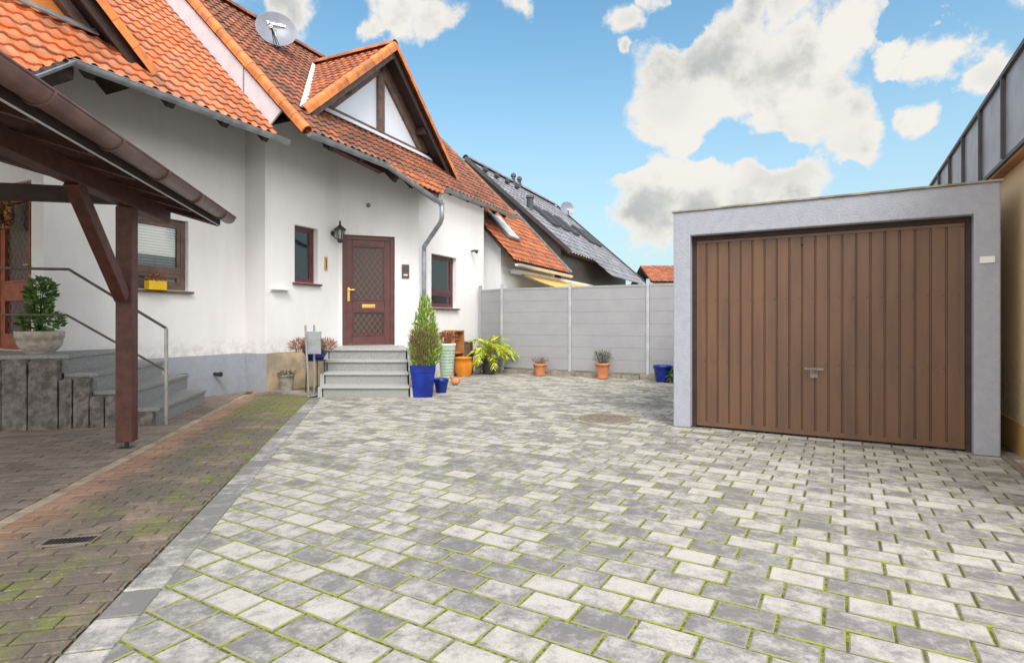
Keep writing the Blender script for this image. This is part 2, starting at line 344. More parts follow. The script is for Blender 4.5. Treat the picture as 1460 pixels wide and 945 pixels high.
# ------------------------------------------------------------------ mesh helpers
class MB:
    def __init__(s): s.v = []; s.f = []
    def add(s, vs, fs):
        k = len(s.v); s.v += [tuple(x) for x in vs]; s.f += [tuple(i+k for i in f) for f in fs]; return s
    def para(s, o, a, b, c):          # parallelepiped from corner o and three edge vectors
        o, a, b, c = V(o), V(a), V(b), V(c)
        vs = [o, o+a, o+a+b, o+b, o+c, o+a+c, o+a+b+c, o+b+c]
        fs = [(0,3,2,1),(4,5,6,7),(0,1,5,4),(1,2,6,5),(2,3,7,6),(3,0,4,7)]
        if a.cross(b).dot(c) < 0: fs = [f[::-1] for f in fs]
        return s.add(vs, fs)
    def bar(s, p, q, wd, hg, up=(0,0,1)):   # rectangular bar from p to q
        p, q = V(p), V(q); d = (q-p).normalized(); up = V(up)
        sd = d.cross(up).normalized(); u2 = sd.cross(d).normalized()
        return s.para(p - sd*wd/2 - u2*hg/2, q-p, sd*wd, u2*hg)
    def prism(s, pts, ext):           # planar polygon extruded by vector ext
        n = len(pts); e = V(ext)
        vs = [V(p) for p in pts] + [V(p)+e for p in pts]
        nrm = (V(pts[1])-V(pts[0])).cross(V(pts[2])-V(pts[1]))
        fs = [tuple(range(n))[::-1], tuple(range(n, 2*n))] + [(i, (i+1)%n, n+(i+1)%n, n+i) for i in range(n)]
        if nrm.dot(e) < 0: fs = [f[::-1] for f in fs]
        return s.add(vs, fs)
    def tube(s, pts, r, seg=10, arc=None, rad=None):
        pts = [V(p) for p in pts]; rings = []; prev = None
        for i, p in enumerate(pts):
            a = pts[max(i-1, 0)]; b = pts[min(i+1, len(pts)-1)]; d = (b-a).normalized()
            up = V((0,0,1)) if abs(d.z) < .95 else V((0,1,0))
            if prev is not None: up = prev
            sd = d.cross(up).normalized(); u2 = sd.cross(d).normalized(); prev = u2
            rr = rad[i] if rad else r
            rings.append([p + sd*math.cos(2*math.pi*j/seg)*rr + u2*math.sin(2*math.pi*j/seg)*rr for j in range(seg)])
        k = len(pts); vs = [q for rg in rings for q in rg]
        fs = [(i*seg+j, i*seg+(j+1)%seg, (i+1)*seg+(j+1)%seg, (i+1)*seg+j) for i in range(k-1) for j in range(seg)]
        fs += [tuple(range(seg))[::-1], tuple((k-1)*seg+j for j in range(seg))]
        return s.add(vs, fs)
    def gutter(s, p, q, r, th=.006, seg=10):   # open half-round channel
        p, q = V(p), V(q); d = (q-p).normalized(); sd = d.cross(V((0,0,1))).normalized()
        def ring(pt, rr): return [pt + sd*math.cos(math.pi+math.pi*j/seg)*rr + V((0,0,1))*math.sin(math.pi+math.pi*j/seg)*rr for j in range(seg+1)]
        A, B, A2, B2 = ring(p, r), ring(q, r), ring(p, r-th), ring(q, r-th); m = seg+1
        vs = A+B+A2+B2; fs = []
        for j in range(seg):
            fs += [(j, j+1, m+j+1, m+j), (2*m+j, 3*m+j, 3*m+j+1, 2*m+j+1), (j, 2*m+j, 2*m+j+1, j+1), (m+j, m+j+1, 3*m+j+1, 3*m+j)]
        fs += [(0, m, 3*m, 2*m), (seg, 2*m+seg, 3*m+seg, m+seg)]
        s.add(vs, fs)
        s.add(A, [tuple(range(m))]); s.add(B, [tuple(range(m))[::-1]])       # end caps
        return s.tube([p+sd*r, q+sd*r], .009, 6).tube([p-sd*r, q-sd*r], .006, 6)
    def lathe(s, c, prof, seg=24, ax=(0,0,1), sq=0):
        c = V(c); ax = V(ax).normalized(); t = V((1,0,0)) if abs(ax.x) < .9 else V((0,1,0))
        a = ax.cross(t).normalized(); b = ax.cross(a).normalized(); vs = []
        for (r, h) in prof:
            for j in range(seg):
                th = 2*math.pi*j/seg; vs.append(c + ax*h + a*math.cos(th)*r + b*math.sin(th)*r)
        fs = [(i*seg+j, i*seg+(j+1)%seg, (i+1)*seg+(j+1)%seg, (i+1)*seg+j) for i in range(len(prof)-1) for j in range(seg)]
        if ax.dot(a.cross(b)) < 0: fs = [f[::-1] for f in fs]
        k = len(prof)
        if prof[0][0] > 1e-4: fs.append(tuple(range(seg)))
        if prof[-1][0] > 1e-4: fs.append(tuple((k-1)*seg+j for j in range(seg)))
        return s.add(vs, fs)
    def ball(s, c, rx, ry=None, rz=None, seg=12):
        ry = ry or rx; rz = rz or rx; vs = []; c = V(c); n = seg//2+1
        for i in range(n+1):
            ph = math.pi*i/n
            for j in range(seg):
                th = 2*math.pi*j/seg
                vs.append(c + V((rx*math.sin(ph)*math.cos(th), ry*math.sin(ph)*math.sin(th), rz*math.cos(ph))))
        return s.add(vs, [(i*seg+j, (i+1)*seg+j, (i+1)*seg+(j+1)%seg, i*seg+(j+1)%seg) for i in range(n) for j in range(seg)])
    def leaf(s, p, d, L, wd, rnd):
        d = V(d).normalized(); t = V((rnd.uniform(-1,1), rnd.uniform(-1,1), rnd.uniform(-1,1)))
        sd = d.cross(t)
        if sd.length < 1e-4: return s
        sd = sd.normalized(); nn = sd.cross(d)
        return s.add([p, p+d*L*.45+sd*wd/2+nn*wd*.15, p+d*L, p+d*L*.45-sd*wd/2+nn*wd*.15], [(0,1,2,3)])
    def build(s, name, mat, parent=None, smooth=False, label=None, bevel=0):
        vs = np.array(s.v, float); cen = V(((vs.min(0)+vs.max(0))/2).tolist())
        me = bpy.data.meshes.new(name); me.from_pydata([tuple(V(p)-cen) for p in s.v], [], s.f); me.update()
        if smooth:
            for p in me.polygons: p.use_smooth = True
        me.materials.append(M[mat] if isinstance(mat, str) else mat)
        o = bpy.data.objects.new(name, me); C.objects.link(o)
        if bevel:
            bv = o.modifiers.new('bevel', 'BEVEL'); bv.width = bevel; bv.segments = 2; bv.limit_method = 'ANGLE'
        place(o, cen, parent)
        if label: o['label'] = label
        return o
WLOC = {}
def place(o, cen, parent):
    WLOC[o.name] = V(cen)
    if parent is None: o.location = cen
    else:
        o.parent = parent; o.location = V(cen) - WLOC[parent.name]
def tag(o, label, cat, group=None):
    o['label'] = label; o['category'] = cat
    if group: o['group'] = group
    return o
def thing(name, label, cat, loc, group=None):
    o = bpy.data.objects.new(name, None); C.objects.link(o); o.location = loc; WLOC[o.name] = V(loc); o.empty_display_size = .2
    return tag(o, label, cat, group)
def struct(o): o['kind'] = 'structure'; return o
Z = V((0,0,1))

# house frame
h = V((.42, .9075, 0)).normalized(); n = V((h.y, -h.x, 0)); A0 = V((-4.14, 9.405, 0))
def H(s, o, z=0): return A0 + h*s + n*o + Z*z
def SO(p): q = V((p[0], p[1], 0)) - A0; return q.dot(h), q.dot(n)
B0 = V((-3.40, 11.0, 0)); C0 = V((-1.92, 11.54, 0)); D0 = H(5.75, 1.117)

def wall(mb, P, Q, z0, zP, zQ, holes=(), thick=.25, inward=None):
    """flat wall from P to Q, sloping top, with rectangular holes (a0,a1,b0,b1) in metres along / up; reveals included"""
    P, Q = V((P[0],P[1],0)), V((Q[0],Q[1],0)); L = (Q-P).length; d = (Q-P).normalized()
    inn = V(inward).normalized()
    xs = sorted({0, L, *[x for hh in holes for x in hh[:2]]}); 
    zmax = max([z0]+[hh[3] for hh in holes])
    zs = sorted({z0, *[x for hh in holes for x in hh[2:]]}); 
    top = lambda x: zP + (zQ-zP)*x/L
    for i in range(len(xs)-1):
        a, b = xs[i], xs[i+1]
        for j in range(len(zs)):
            c = zs[j]; last = j == len(zs)-1
            if not last:
                e = zs[j+1]
                if any(hh[0]-1e-6 <= a and b <= hh[1]+1e-6 and hh[2]-1e-6 <= c and e <= hh[3]+1e-6 for hh in holes): continue
                q = [P+d*a+Z*c, P+d*b+Z*c, P+d*b+Z*e, P+d*a+Z*e]
            else: q = [P+d*a+Z*c, P+d*b+Z*c, P+d*b+Z*top(b), P+d*a+Z*top(a)]
            if d.cross(Z).dot(inn) > 0: q = q[::-1]
            mb.add(q, [(0,1,2,3)])
    for (a, b, c, e) in holes:
        q = [P+d*a+Z*c, P+d*b+Z*c, P+d*b+Z*e, P+d*a+Z*e]; q2 = [x+inn*thick for x in q]
        for i in range(4): mb.add([q[i], q[(i+1)%4], q2[(i+1)%4], q2[i]], [(0,1,2,3)])
    return mb

def tiles(name, mat, parent, O, a, dn, L, D, clips, tw=.170, tl=.215, amp=.026, seed=1, off=0):
    """interlocking wavy tiles: O top corner, a unit vector along the eave, dn unit vector down the slope"""
    a, dn = V(a).normalized(), V(dn).normalized(); nn = a.cross(dn).normalized()
    if nn.z < 0: nn = -nn
    rnd = random.Random(seed); mb = MB()
    prof = [(0,.15),(.12,.75),(.27,1.0),(.42,.75),(.55,.2),(.75,0),(.92,.06),(1.0,.15)]
    nc = int(math.ceil(L/tw)); nr = int(math.ceil(D/tl))
    for r in range(nr):
        for k in range(nc):
            j = rnd.uniform(-.004, .004); j2 = rnd.uniform(-.003, .003)
            vs = []
            for (x, y) in prof:
                vs.append(O + a*(k+x)*tw + dn*(r*tl + off - .03) + nn*(amp*y - .006))
            for (x, y) in prof:
                vs.append(O + a*(k+x)*tw + dn*((r+1)*tl + off + j) + nn*(amp*y + .022 + j2))
            for (x, y) in prof:
                vs.append(O + a*(k+x)*tw + dn*((r+1)*tl + off + j) + nn*(amp*y - .004))
            m = len(prof)
            mb.add(vs, [(i, i+1, m+i+1, m+i) for i in range(m-1)] + [(m+i, m+i+1, 2*m+i+1, 2*m+i) for i in range(m-1)])
    bm = bmesh.new()
    bv = [bm.verts.new(p) for p in mb.v]
    for f in mb.f: bm.faces.new([bv[i] for i in f])
    for (pt, nr_) in clips:                      # keeps the side the normal points away from
        bmesh.ops.bisect_plane(bm, geom=bm.verts[:]+bm.edges[:]+bm.faces[:], plane_co=V(pt), plane_no=V(nr_), clear_outer=True)
    bmesh.ops.recalc_face_normals(bm, faces=bm.faces[:])
    out = MB(); bm.verts.index_update()
    out.v = [tuple(v.co) for v in bm.verts]; out.f = [tuple(v.index for v in f.verts) for f in bm.faces]; bm.free()
    # normals upward
    o = out.build(name, mat, parent)
    bm = bmesh.new(); bm.from_mesh(o.data)
    for f in bm.faces:
        if f.normal.dot(nn) < -.05: f.normal_flip()
        f.smooth = abs(f.normal.dot(nn)) > .5
    bm.to_mesh(o.data); bm.free()
    return o

def caps(name, mat, parent, P, Q, r=.10, tl=.34, up=Z, flat=1.0, side=None, drop=.0):
    """a row of overlapping half-round cap tiles from P to Q"""
    P, Q = V(P), V(Q); d = (Q-P).normalized(); L = (Q-P).length; sd = d.cross(V(up)).normalized(); u2 = sd.cross(d).normalized()
    mb = MB(); k = int(math.ceil(L/tl)); seg = 8; rnd = random.Random(int(L*100))
    for i in range(k):
        a = P + d*i*L/k; b = P + d*((i+1)*L/k+.03)
        r1 = r*rnd.uniform(.96, 1.0); r2 = r1*1.10
        vs = []
        for (c, rr) in ((a, r1), (b, r2), (b, r2-.02)):
            vs.append(c - sd*rr - u2*drop)
            for j in range(seg+1):
                th = math.pi - math.pi*j/seg; vs.append(c + sd*math.cos(th)*rr + u2*math.sin(th)*rr*flat)
            vs.append(c + sd*rr - u2*drop)
        m = seg+3
        mb.add(vs, [(j, j+1, m+j+1, m+j) for j in range(m-1)] + [(m+j, m+j+1, 2*m+j+1, 2*m+j) for j in range(m-1)])
    return mb.build(name, mat, parent, smooth=False)

def window(parent, P, d, inn, a0, a1, z0, z1, mat='wood_door', fw=.06, depth=.10, transom=None, back='curtain', mull=None, name='window', sill=True, glassm='glass', backmat_low=None):
    """window in a wall hole: outer frame with casement, panes, blind behind, sill"""
    d = V(d).normalized(); inn = V(inn).normalized(); P = V((P[0],P[1],0)); up = Z
    f = MB(); o = P + inn*depth
    def rect(mb, x0, x1, y0, y1, t0, t1): mb.para(o + d*x0 + up*y0 + inn*t0, d*(x1-x0), up*(y1-y0), inn*(t1-t0))
    def ring(mb, x0, x1, y0, y1, w_, t0, t1):
        rect(mb, x0, x0+w_, y0, y1, t0, t1); rect(mb, x1-w_, x1, y0, y1, t0, t1)
        rect(mb, x0+w_, x1-w_, y0, y0+w_, t0, t1); rect(mb, x0+w_, x1-w_, y1-w_, y1, t0, t1)
    ring(f, a0, a1, z0, z1, fw, 0, .06)
    fr = f.build(name, mat, parent, bevel=.004)
    c = MB(); e = fw-.01
    bays = [(a0+e, a1-e)] if not mull else [(a0+e, mull-.012), (mull+.012, a1-e)]
    rows = [(z0+e, z1-e)] if not transom else [(z0+e, transom-.02), (transom+.02, z1-e)]
    g = MB(); bk = MB()
    for (x0, x1) in bays:
        for (y0, y1) in rows:
            ring(c, x0, x1, y0, y1, fw*.8, .012, .055)
            rect(g, x0+fw*.7, x1-fw*.7, y0+fw*.7, y1-fw*.7, .032, .038)
    if transom: rect(c, a0+e, a1-e, transom-.021, transom+.021, .004, .05)
    if mull: rect(c, mull-.013, mull+.013, z0+e, z1-e, .004, .05)
    c.build('casement', mat, fr, bevel=.003)
    g.build('pane', glassm, fr)
    rect(bk, a0+.01, a1-.01, z0+.01, z1-.01, .062, .07)
    bk.build('blind', back, fr)
    if sill:
        sl = MB(); sl.para(P + d*(a0-.05) + up*(z0-.045) - inn*.07, d*(a1-a0+.10), inn*(.07+depth), up*.035)
        sl.build('sill', mat, fr, bevel=.004)
    return fr

# ================================================================== SETTING
g = V((.862, -.506, 0)).normalized(); dp = V((.506, .862, 0)).normalized()
GL = V((1.84, 6.40, 0))                                            # left front corner of the garage
MB().para((-600,-300,-.9), (1200,0,0), (0,1500,0), (0,0,.84)).build('ground', 'ground')
struct(bpy.data.objects['ground'])
kerb_right = K + cp*(1.176+.17)
def pave(name, mat, ox, ax, ay, ranges, la, lb, joint, keep, clips, bond, jit=.0015, ch=.006, seed=3, dz=0, edge=None, jy=None):
    jy = jy or joint
    rnd = random.Random(seed); mb = MB()
    (i0, i1), (j0, j1) = ranges
    for j in range(j0, j1):
        for i in range(i0, i1):
            x0 = (i + bond(j))*la; y0 = j*lb
            c = ox + ax*(x0+la/2) + ay*(y0+lb/2)
            if not keep(c): continue
            ja = joint*rnd.uniform(.35,.65); jb = jy*rnd.uniform(.35,.65)
            x1, y1 = x0+la-ja, y0+lb-jb; xx, yy = x0+joint*.5, y0+jy*.5
            z = [dz+rnd.uniform(-jit, jit) for _ in range(4)]
            def P(x, y, zz): return ox + ax*x + ay*y + Z*zz
            vs = [P(xx,yy,dz-.02),P(x1,yy,dz-.02),P(x1,y1,dz-.02),P(xx,y1,dz-.02),
                  P(xx,yy,z[0]-ch*.6),P(x1,yy,z[1]-ch*.6),P(x1,y1,z[2]-ch*.6),P(xx,y1,z[3]-ch*.6),
                  P(xx+ch,yy+ch,z[0]),P(x1-ch,yy+ch,z[1]),P(x1-ch,y1-ch,z[2]),P(xx+ch,y1-ch,z[3])]
            fs = [(8,9,10,11)]
            for a in range(4):
                b = (a+1)%4; fs += [(a, b, 4+b, 4+a), (4+a, 4+b, 8+b, 8+a)]
            mb.add(vs, fs)
    bm = bmesh.new(); bv = [bm.verts.new(p) for p in mb.v]
    for f in mb.f: bm.faces.new([bv[k] for k in f])
    for (pt, nr) in clips:
        bmesh.ops.bisect_plane(bm, geom=bm.verts[:]+bm.edges[:]+bm.faces[:], plane_co=V(pt), plane_no=V(nr), clear_outer=True)
    o = MB(); bm.verts.index_update(); o.v = [tuple(v.co) for v in bm.verts]; o.f = [tuple(v.index for v in f.verts) for f in bm.faces]; bm.free()
    ob = o.build(name, mat)
    if edge:
        ob.data.materials.append(M[edge])
        for p in ob.data.polygons:
            if p.normal.z < .9: p.material_index = 1
    return ob
man_c = V((1.145, 6.93, 0)); man_r = .40
def keep_grey(p):
    w_ = (p-K).dot(cp)
    if w_ < 1.176+.17-.2 or p.y < .3 or p.y > 15: return False
    if (p-man_c).length < man_r - .02: return False
    if abs(p.x) > p.y*1.0+2.2: return False
    s, o = SO(p)
    if o < -.1 and s > -3: return False
    if s > 5.3: return False
    q = p-GL
    if q.dot(dp) > .35 and q.dot(g) > .2: return False
    return q.dot(g) < (3.3 if q.dot(dp) > -2.3 else 6)
ox = V((1.302, 2.180, 0))
struct(pave('driveway_paving', 'paver', ox, g, dp, ((-60, 34), (-24, 90)), .24, .1625, .010, keep_grey, [(kerb_right, -cp)], lambda j: 0 if j % 2 else -1/3, seed=5, edge='mossy_edge'))
# the kerb course of the same pavers set across
def keep_kerb(p): return .9 < p.y < 8.75
struct(pave('kerb', 'paver_kerb', K + cp*1.176, cp, c_, ((0, 1), (-25, 18)), .17, .24, .010, keep_kerb, [], lambda j: 0, seed=9))
def sheet(name, pts, z, mat):
    m = MB(); m.add([V((p[0],p[1],z)) for p in pts], [tuple(range(len(pts)))]); o = m.build(name, mat)
    if o.data.polygons[0].normal.z < 0: o.data.flip_normals()
    return struct(o)
ka = K + cp*(1.176+.17) - c_*7
sheet('paving_joint_bed', [ka, K+cp*1.0+c_*4.5, H(-.2,-.2), H(6,-.5), H(6,9), K+cp*13-c_*7], -.0045, 'moss')
# brick yard under and beside the carport
def keep_brick(p):
    w_ = (p-K).dot(cp)
    s, o = SO(p)
    return .8 < p.y < 10.2 and -4.5 < w_ < 1.176 and not (.05 < w_ < .15) and abs(p.x) < p.y*1.05+1.2 and o > -.6
kc = [(K+cp*1.172, cp), (K+cp*.151, -cp)]
L_ = .2; 
struct(pave('brick_paving', 'brick', K+cp*.15, cp, c_, ((0, 7), (-48, 50)), L_, .1, .005, lambda p: keep_brick(p - cp*.09*((p-K).dot(cp) > 1.1) + cp*.09*((p-K).dot(cp) < .2)), kc, lambda j: 0 if j%2 else -.5, jit=.0035, ch=.006, seed=11, jy=.014))
struct(pave('carport_floor', 'brick', K+cp*.05-cp*4.6, cp, c_, ((0, 25), (-48, 50)), L_, .1, .005, lambda p: keep_brick(p-cp*.1) and (p-K).dot(cp) < .15, [(K+cp*.049, cp)], lambda j: 0 if j%2 else -.5, jit=.0035, ch=.006, seed=12, jy=.014))
struct(pave('sett_strip', 'beige', K+cp*.05, cp, c_, ((0, 1), (-24, 20)), .1, .2, .008, lambda p: .8 < p.y < 9.3, [], lambda j: 0, seed=13))
sheet('brick_joint_bed', [K+cp*1.345-c_*6, K+cp*1.345+c_*3.6, K+cp*1.172+c_*4.6, H(-.3,-.6), H(-3.2,-.6), K-cp*6+c_*1.5, K-cp*6-c_*6], -.0085, 'brick_bed')

# ================================================================== DOOR HOUSE
PR = 5.40                     # roof plane z = PR - o, 45 degrees
th_ = thing('terraced_house', 'white rendered house with brown entrance door, zinc gutter and big timber glazed gable dormer', 'house', H(2.5, .6, 0))
sq = math.sqrt(.5); dnv = (n - Z).normalized()
wl = MB()
inn = -n
# small window on W1: pixels u 420-452
def ray_wall(u, P, Q):
    k = (u-730)/800; P, Q = V((P[0],P[1],0)), V((Q[0],Q[1],0)); d = (Q-P).normalized()
    return (k*P.y - P.x)/(d.x - k*d.y)
A_ = H(0, 0); 
def zat(u, v, P, Q):
    t = ray_wall(u, P, Q); d = (V(Q)-V(P)).normalized(); y = P[1] + d.y*t
    return 1.2 + (458-v)/800*y
a0, a1 = ray_wall(420, A_, B0), ray_wall(453, A_, B0); wz0, wz1 = zat(420, 402, A_, B0), zat(420, 320, A_, B0)
wall(wl, A_, B0, .66, PR-.14, PR-.14, [(a0, a1, wz0, wz1)], .22, -n)
W2n = (C0-B0).normalized(); w2in = V((-W2n.y, W2n.x, 0))
if w2in.y < 0: w2in = -w2in
da0, da1 = ray_wall(488, B0, C0), ray_wall(563, B0, C0); dz0 = .72; dz1 = zat(489, 334, B0, C0)
sC, oC = SO(C0)
wall(wl, B0, C0, .66, PR-.14, PR-.14-oC, [(da0, da1, dz0, dz1)], .22, w2in)
b0, b1 = ray_wall(615, C0, D0), ray_wall(651, C0, D0); bz0, bz1 = zat(615, 438, C0, D0), zat(615, 361, C0, D0)
wall(wl, C0, D0, .0, PR-.14-oC, PR-.14-oC, [(b0, b1, bz0, bz1)], .22, -n)
# end walls and back
wall(wl, D0, H(5.75, -5.1), 0, PR-.14-1.117, 2.4, [], .2, -h)
wall(wl, H(0, -.47), A_, .66, PR-.14+.2, PR-.14, [], .2, h)
wl.add([H(5.75, 1.117, 4.1), H(5.75, -2.02, 7.25), H(5.75, -5.1, 4.1), H(5.75,-5.1,2)], [(0,1,2,3)])
wl.add([H(0, -.47, 5.3), H(0, -2.02, 7.25), H(0, -5.1, 4.1), H(0,-5.1,0), H(0,-.47,0)], [(0,1,2,3,4)])
wall(wl, H(0,-5.1), H(5.75,-5.1), 0, 4.1, 4.1, [], .2, n)
wl.build('wall', 'white', th_)
# plinths
pl = MB(); pl.prism([H(-.012,-.47,0), H(-.012,.012,0), A0+h*.02+n*.012, A0+h*.02-n*.47], Z*.66); pl.build('plinth', 'plinth', th_, label='blue grey painted plinth at the corner of the entrance house')
ps = MB(); ps.para(A0+h*.02-n*.05, (B0-A0)-h*.02, n*.055, Z*.655)
ps.para(B0, (C0-B0), -w2in*.02 , Z*.655)
ps.build('plinth', 'stoneclad', th_, label='sandstone coloured plinth beside the steps')
window(th_, A_, (B0-A_), -n, a0, a1, wz0, wz1, fw=.055, back='darkgrey')
window(th_, C0, (D0-C0), -n, b0, b1, bz0, bz1, fw=.06, transom=bz0+.33, back='curtain')
# entrance door
def door(parent, P, d, inn, a0, a1, z0, z1, mat, glassm='lattice', depth=.08, name='door', hside=0, split=None, plate=True, lower=True):
    d = V(d).normalized(); inn = V(inn).normalized(); P = V((P[0],P[1],0)) + inn*depth
    def rect(mb, x0, x1, y0, y1, t0, t1): mb.para(P+d*x0+Z*y0+inn*t0, d*(x1-x0), Z*(y1-y0), inn*(t1-t0))
    f = MB(); w_ = .085
    rect(f, a0, a0+w_, z0, z1, -.02, .06); rect(f, a1-w_, a1, z0, z1, -.02, .06); rect(f, a0+w_, a1-w_, z1-w_, z1, -.02, .06)
    rect(f, a0+w_, a1-w_, z0, z0+.03, -.02, .06)
    fr = f.build(name, mat, parent, bevel=.005)
    x0, x1, y0, y1 = a0+w_-.01, a1-w_+.01, z0+.025, z1-w_+.01
    H_ = y1-y0; lf = MB(); st = .12
    mid0 = y0+H_*.31+.0; mid1 = mid0+.22; top = y1-.13; bot = y0+.16
    rect(lf, x0, x0+st, y0, y1, 0, .045); rect(lf, x1-st, x1, y0, y1, 0, .045)
    rect(lf, x0+st, x1-st, y0, bot, 0, .045); rect(lf, x0+st, x1-st, mid0, mid1, 0, .045); rect(lf, x0+st, x1-st, top, y1, 0, .045)
    lf.build('leaf', mat, fr, bevel=.006)
    bd = MB()
    for (q0, q1) in ((bot, mid0), (mid1, top)):
        rect(bd, x0+st, x0+st+.022, q0, q1, -.008, .03); rect(bd, x1-st-.022, x1-st, q0, q1, -.008, .03)
        rect(bd, x0+st+.022, x1-st-.022, q0, q0+.022, -.008, .03); rect(bd, x0+st+.022, x1-st-.022, q1-.022, q1, -.008, .03)
    bd.build('bead', mat, fr)
    gl = MB(); rect(gl, x0+st, x1-st, bot, mid0, .025, .035); rect(gl, x0+st, x1-st, mid1, top, .025, .035); gl.build('glazing', glassm, fr)
    hx = x0+.05 if hside == 0 else x1-.05; hz = mid1+.16
    hd = MB(); rect(hd, hx-.022, hx+.022, hz-.17, hz+.10, -.008, 0)
    sg = 1 if hside == 0 else -1
    q = P+d*hx+Z*(hz+.05); hd.tube([q-inn*.0, q-inn*.055, q-inn*.055+d*.11*sg], .011, 8)
    hd.tube([P+d*hx+Z*(hz-.09)-inn*.0, P+d*hx+Z*(hz-.09)-inn*.03], .017, 10)
    hd.build('handle', 'brass', fr)
    if plate:
        mx = (x0+x1)/2; pm = (mid0+mid1)/2; pp = MB(); rect(pp, mx-.13, mx+.13, pm-.035, pm+.035, -.010, 0); rect(pp, mx-.11, mx+.11, pm-.02, pm+.02, -.016, -.009)
        pp.build('letter_plate', 'brass', fr, bevel=.003)
    bk = MB(); rect(bk, a0+.01, a1-.01, z0, z1, .065, .075); bk.build('backing', 'darkgrey', fr)
    return fr
door(th_, B0, C0-B0, w2in, da0, da1, dz0, dz1, 'wood_door')
# main tiled roof
rl = 3.35*math.sqrt(2)
RO = H(-.45, -2.02, PR+2.02)
below = [(H(0, 1.33), n)]
tiles('roof', 'tile_b', th_, RO, h, dnv, 7.57, 3.34*math.sqrt(2), [(H(0,1.33),n),(H(7.12,0),h)], seed=2)
# porch extension of the roof: triangle Q-R-B
def so_line(p, q):     # vertical plane through two (s,o) points, normal pointing outwards
    P, Q = H(*p), H(*q); d = (Q-P).normalized(); nr = V((d.y, -d.x, 0))
    return (P, nr)
Qp, Rp, Bp = (1.47, 1.33), (2.43, 1.92), (3.6, 1.33)
exo = (1.33-.34)
c1 = so_line(Qp, Rp); c2 = so_line(Rp, Bp)
c1 = (c1[0], c1[1] if c1[1].dot(H(2.4,1.0)-c1[0]) < 0 else -c1[1]); c2 = (c2[0], c2[1] if c2[1].dot(H(2.4,1.0)-c2[0]) < 0 else -c2[1])
import math as _m
kk = 10
tiles('porch_roof', 'tile_c', th_, RO + dnv*16*.215, h, dnv, 5.0, 1.7, [(H(0,1.331), -n), c1, c2], seed=4)
# back slope and soffits
sf = MB()
def slab(mb, pts, base, th=.05, drop=.03):
    up = (n+Z).normalized(); P = [H(s, o, base-o) - up*(drop+th) for (s, o) in pts]; mb.prism(P, up*th)
slab(sf, [(-.43,-2.02),(-.43,1.28),(1.45,1.28),(2.43,1.86),(3.55,1.28),(7.08,1.28),(7.08,-2.02)], PR)
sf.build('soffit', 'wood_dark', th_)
bs = MB(); bs.prism([H(-.45,-2.02,PR+2.0), H(7.12,-2.02,PR+2.0), H(7.12,-5.6,PR+2.0-3.58), H(-.45,-5.6,PR+2.0-3.58)], Z*.05); bs.build('rear_roof', 'tile_b', th_)
caps('ridge_tiles', 'tile_b', th_, H(-.45,-2.02,PR+2.03), H(7.12,-2.02,PR+2.03), .11)
up45 = (n+Z).normalized()
caps('verge_tiles', 'verge', th_, H(-.43,-1.95,PR+1.95)+up45*.03, H(-.43,1.33,PR-1.33)+up45*.03, .075, up=up45, drop=.06)
caps('verge_tiles', 'tile_b', th_, H(7.12,-1.95,PR+1.95)+up45*.03, H(7.12,1.33,PR-1.33)+up45*.03, .06, up=up45, drop=.05)
# lavender flashing board between the two roofs
PL = 4.88
fb = MB(); fb.prism([H(-.46,.86,PR-.86-.10), H(-.46,-2.4,PR+2.4-.10), H(-.46,-2.4,PL+2.4-.05), H(-.46,.60,PL-.60-.05)], h*.03)
fb.build('verge_flashing', 'flash', th_)
js = MB(); js.bar(H(-.475,.06,PR-.06-.10), H(-.475,.06,PL-.02), .012, .012, up=n); js.build('flashing_joint', 'zinc', th_)
# gutters
gt = MB(); GR = .062
def gpt(s, o, base): return H(s, o+.05, base-o-.03)
gt.gutter(gpt(-.42,1.34,PR), gpt(1.47,1.35,PR), GR).gutter(gpt(1.47,1.35,PR), gpt(2.43,1.92,PR), GR).gutter(gpt(3.45,1.34,PR), gpt(7.12,1.34,PR), GR)
gt.build('gutter', 'zinc', th_)
rf = []
for s in (.35, 1.1, 1.8, 2.35, 4.1, 4.9, 5.6, 6.4, 7.0):
    oe = 1.24 if not (1.6 < s < 3) else 1.45
    m_ = MB(); upv = (n+Z).normalized(); P = H(s, -.2 if s < 2.5 else .9, PR+.2 if s < 2.5 else PR-.9) - upv*.15; Q = H(s, oe, PR-oe) - upv*.15
    m_.bar(P, Q, .09, .13, up=upv); m_.build('rafter', 'wood_dark', th_)
# brown purlin under the porch eave
pm = MB(); pm.bar(H(.75,.62,PR-1.06), H(2.0,.86,PR-1.26), .14, .16); pm.build('purlin', 'wood', th_)
# downpipe: from the porch gutter corner, back to the wall corner, down
e0 = gpt(2.40,1.92,PR) - Z*.05
cw = C0 + n*.07 + (C0-B0).normalized()*.04 - w2in*.06
dpm = MB(); dpm.tube([e0+Z*.02, e0-Z*.10, e0-Z*.22, e0-Z*.30 + (cw-V((e0.x,e0.y,0)))*.08, V((cw.x,cw.y,2.72)), V((cw.x,cw.y,2.58)), V((cw.x,cw.y,.05))], .045, 12)
dpm.build('downpipe', 'zinc', th_, smooth=True)
sp = MB(); sp.tube([H(3.42,1.36,PR-1.36), H(2.9,1.66,PR-1.70)+Z*.03, e0+Z*.1], .02, 8); sp.build('gutter_link', 'zinc', th_)
# dormer: its roof slopes, verges, glazed gable
dA = 2.50; dZ = 6.76; hw = 2.42; dO = .77; pit = math.atan2(2.13, hw)
dm = MB()
def DZ(s): return dZ - abs(s-dA)*math.tan(pit)
og = .42
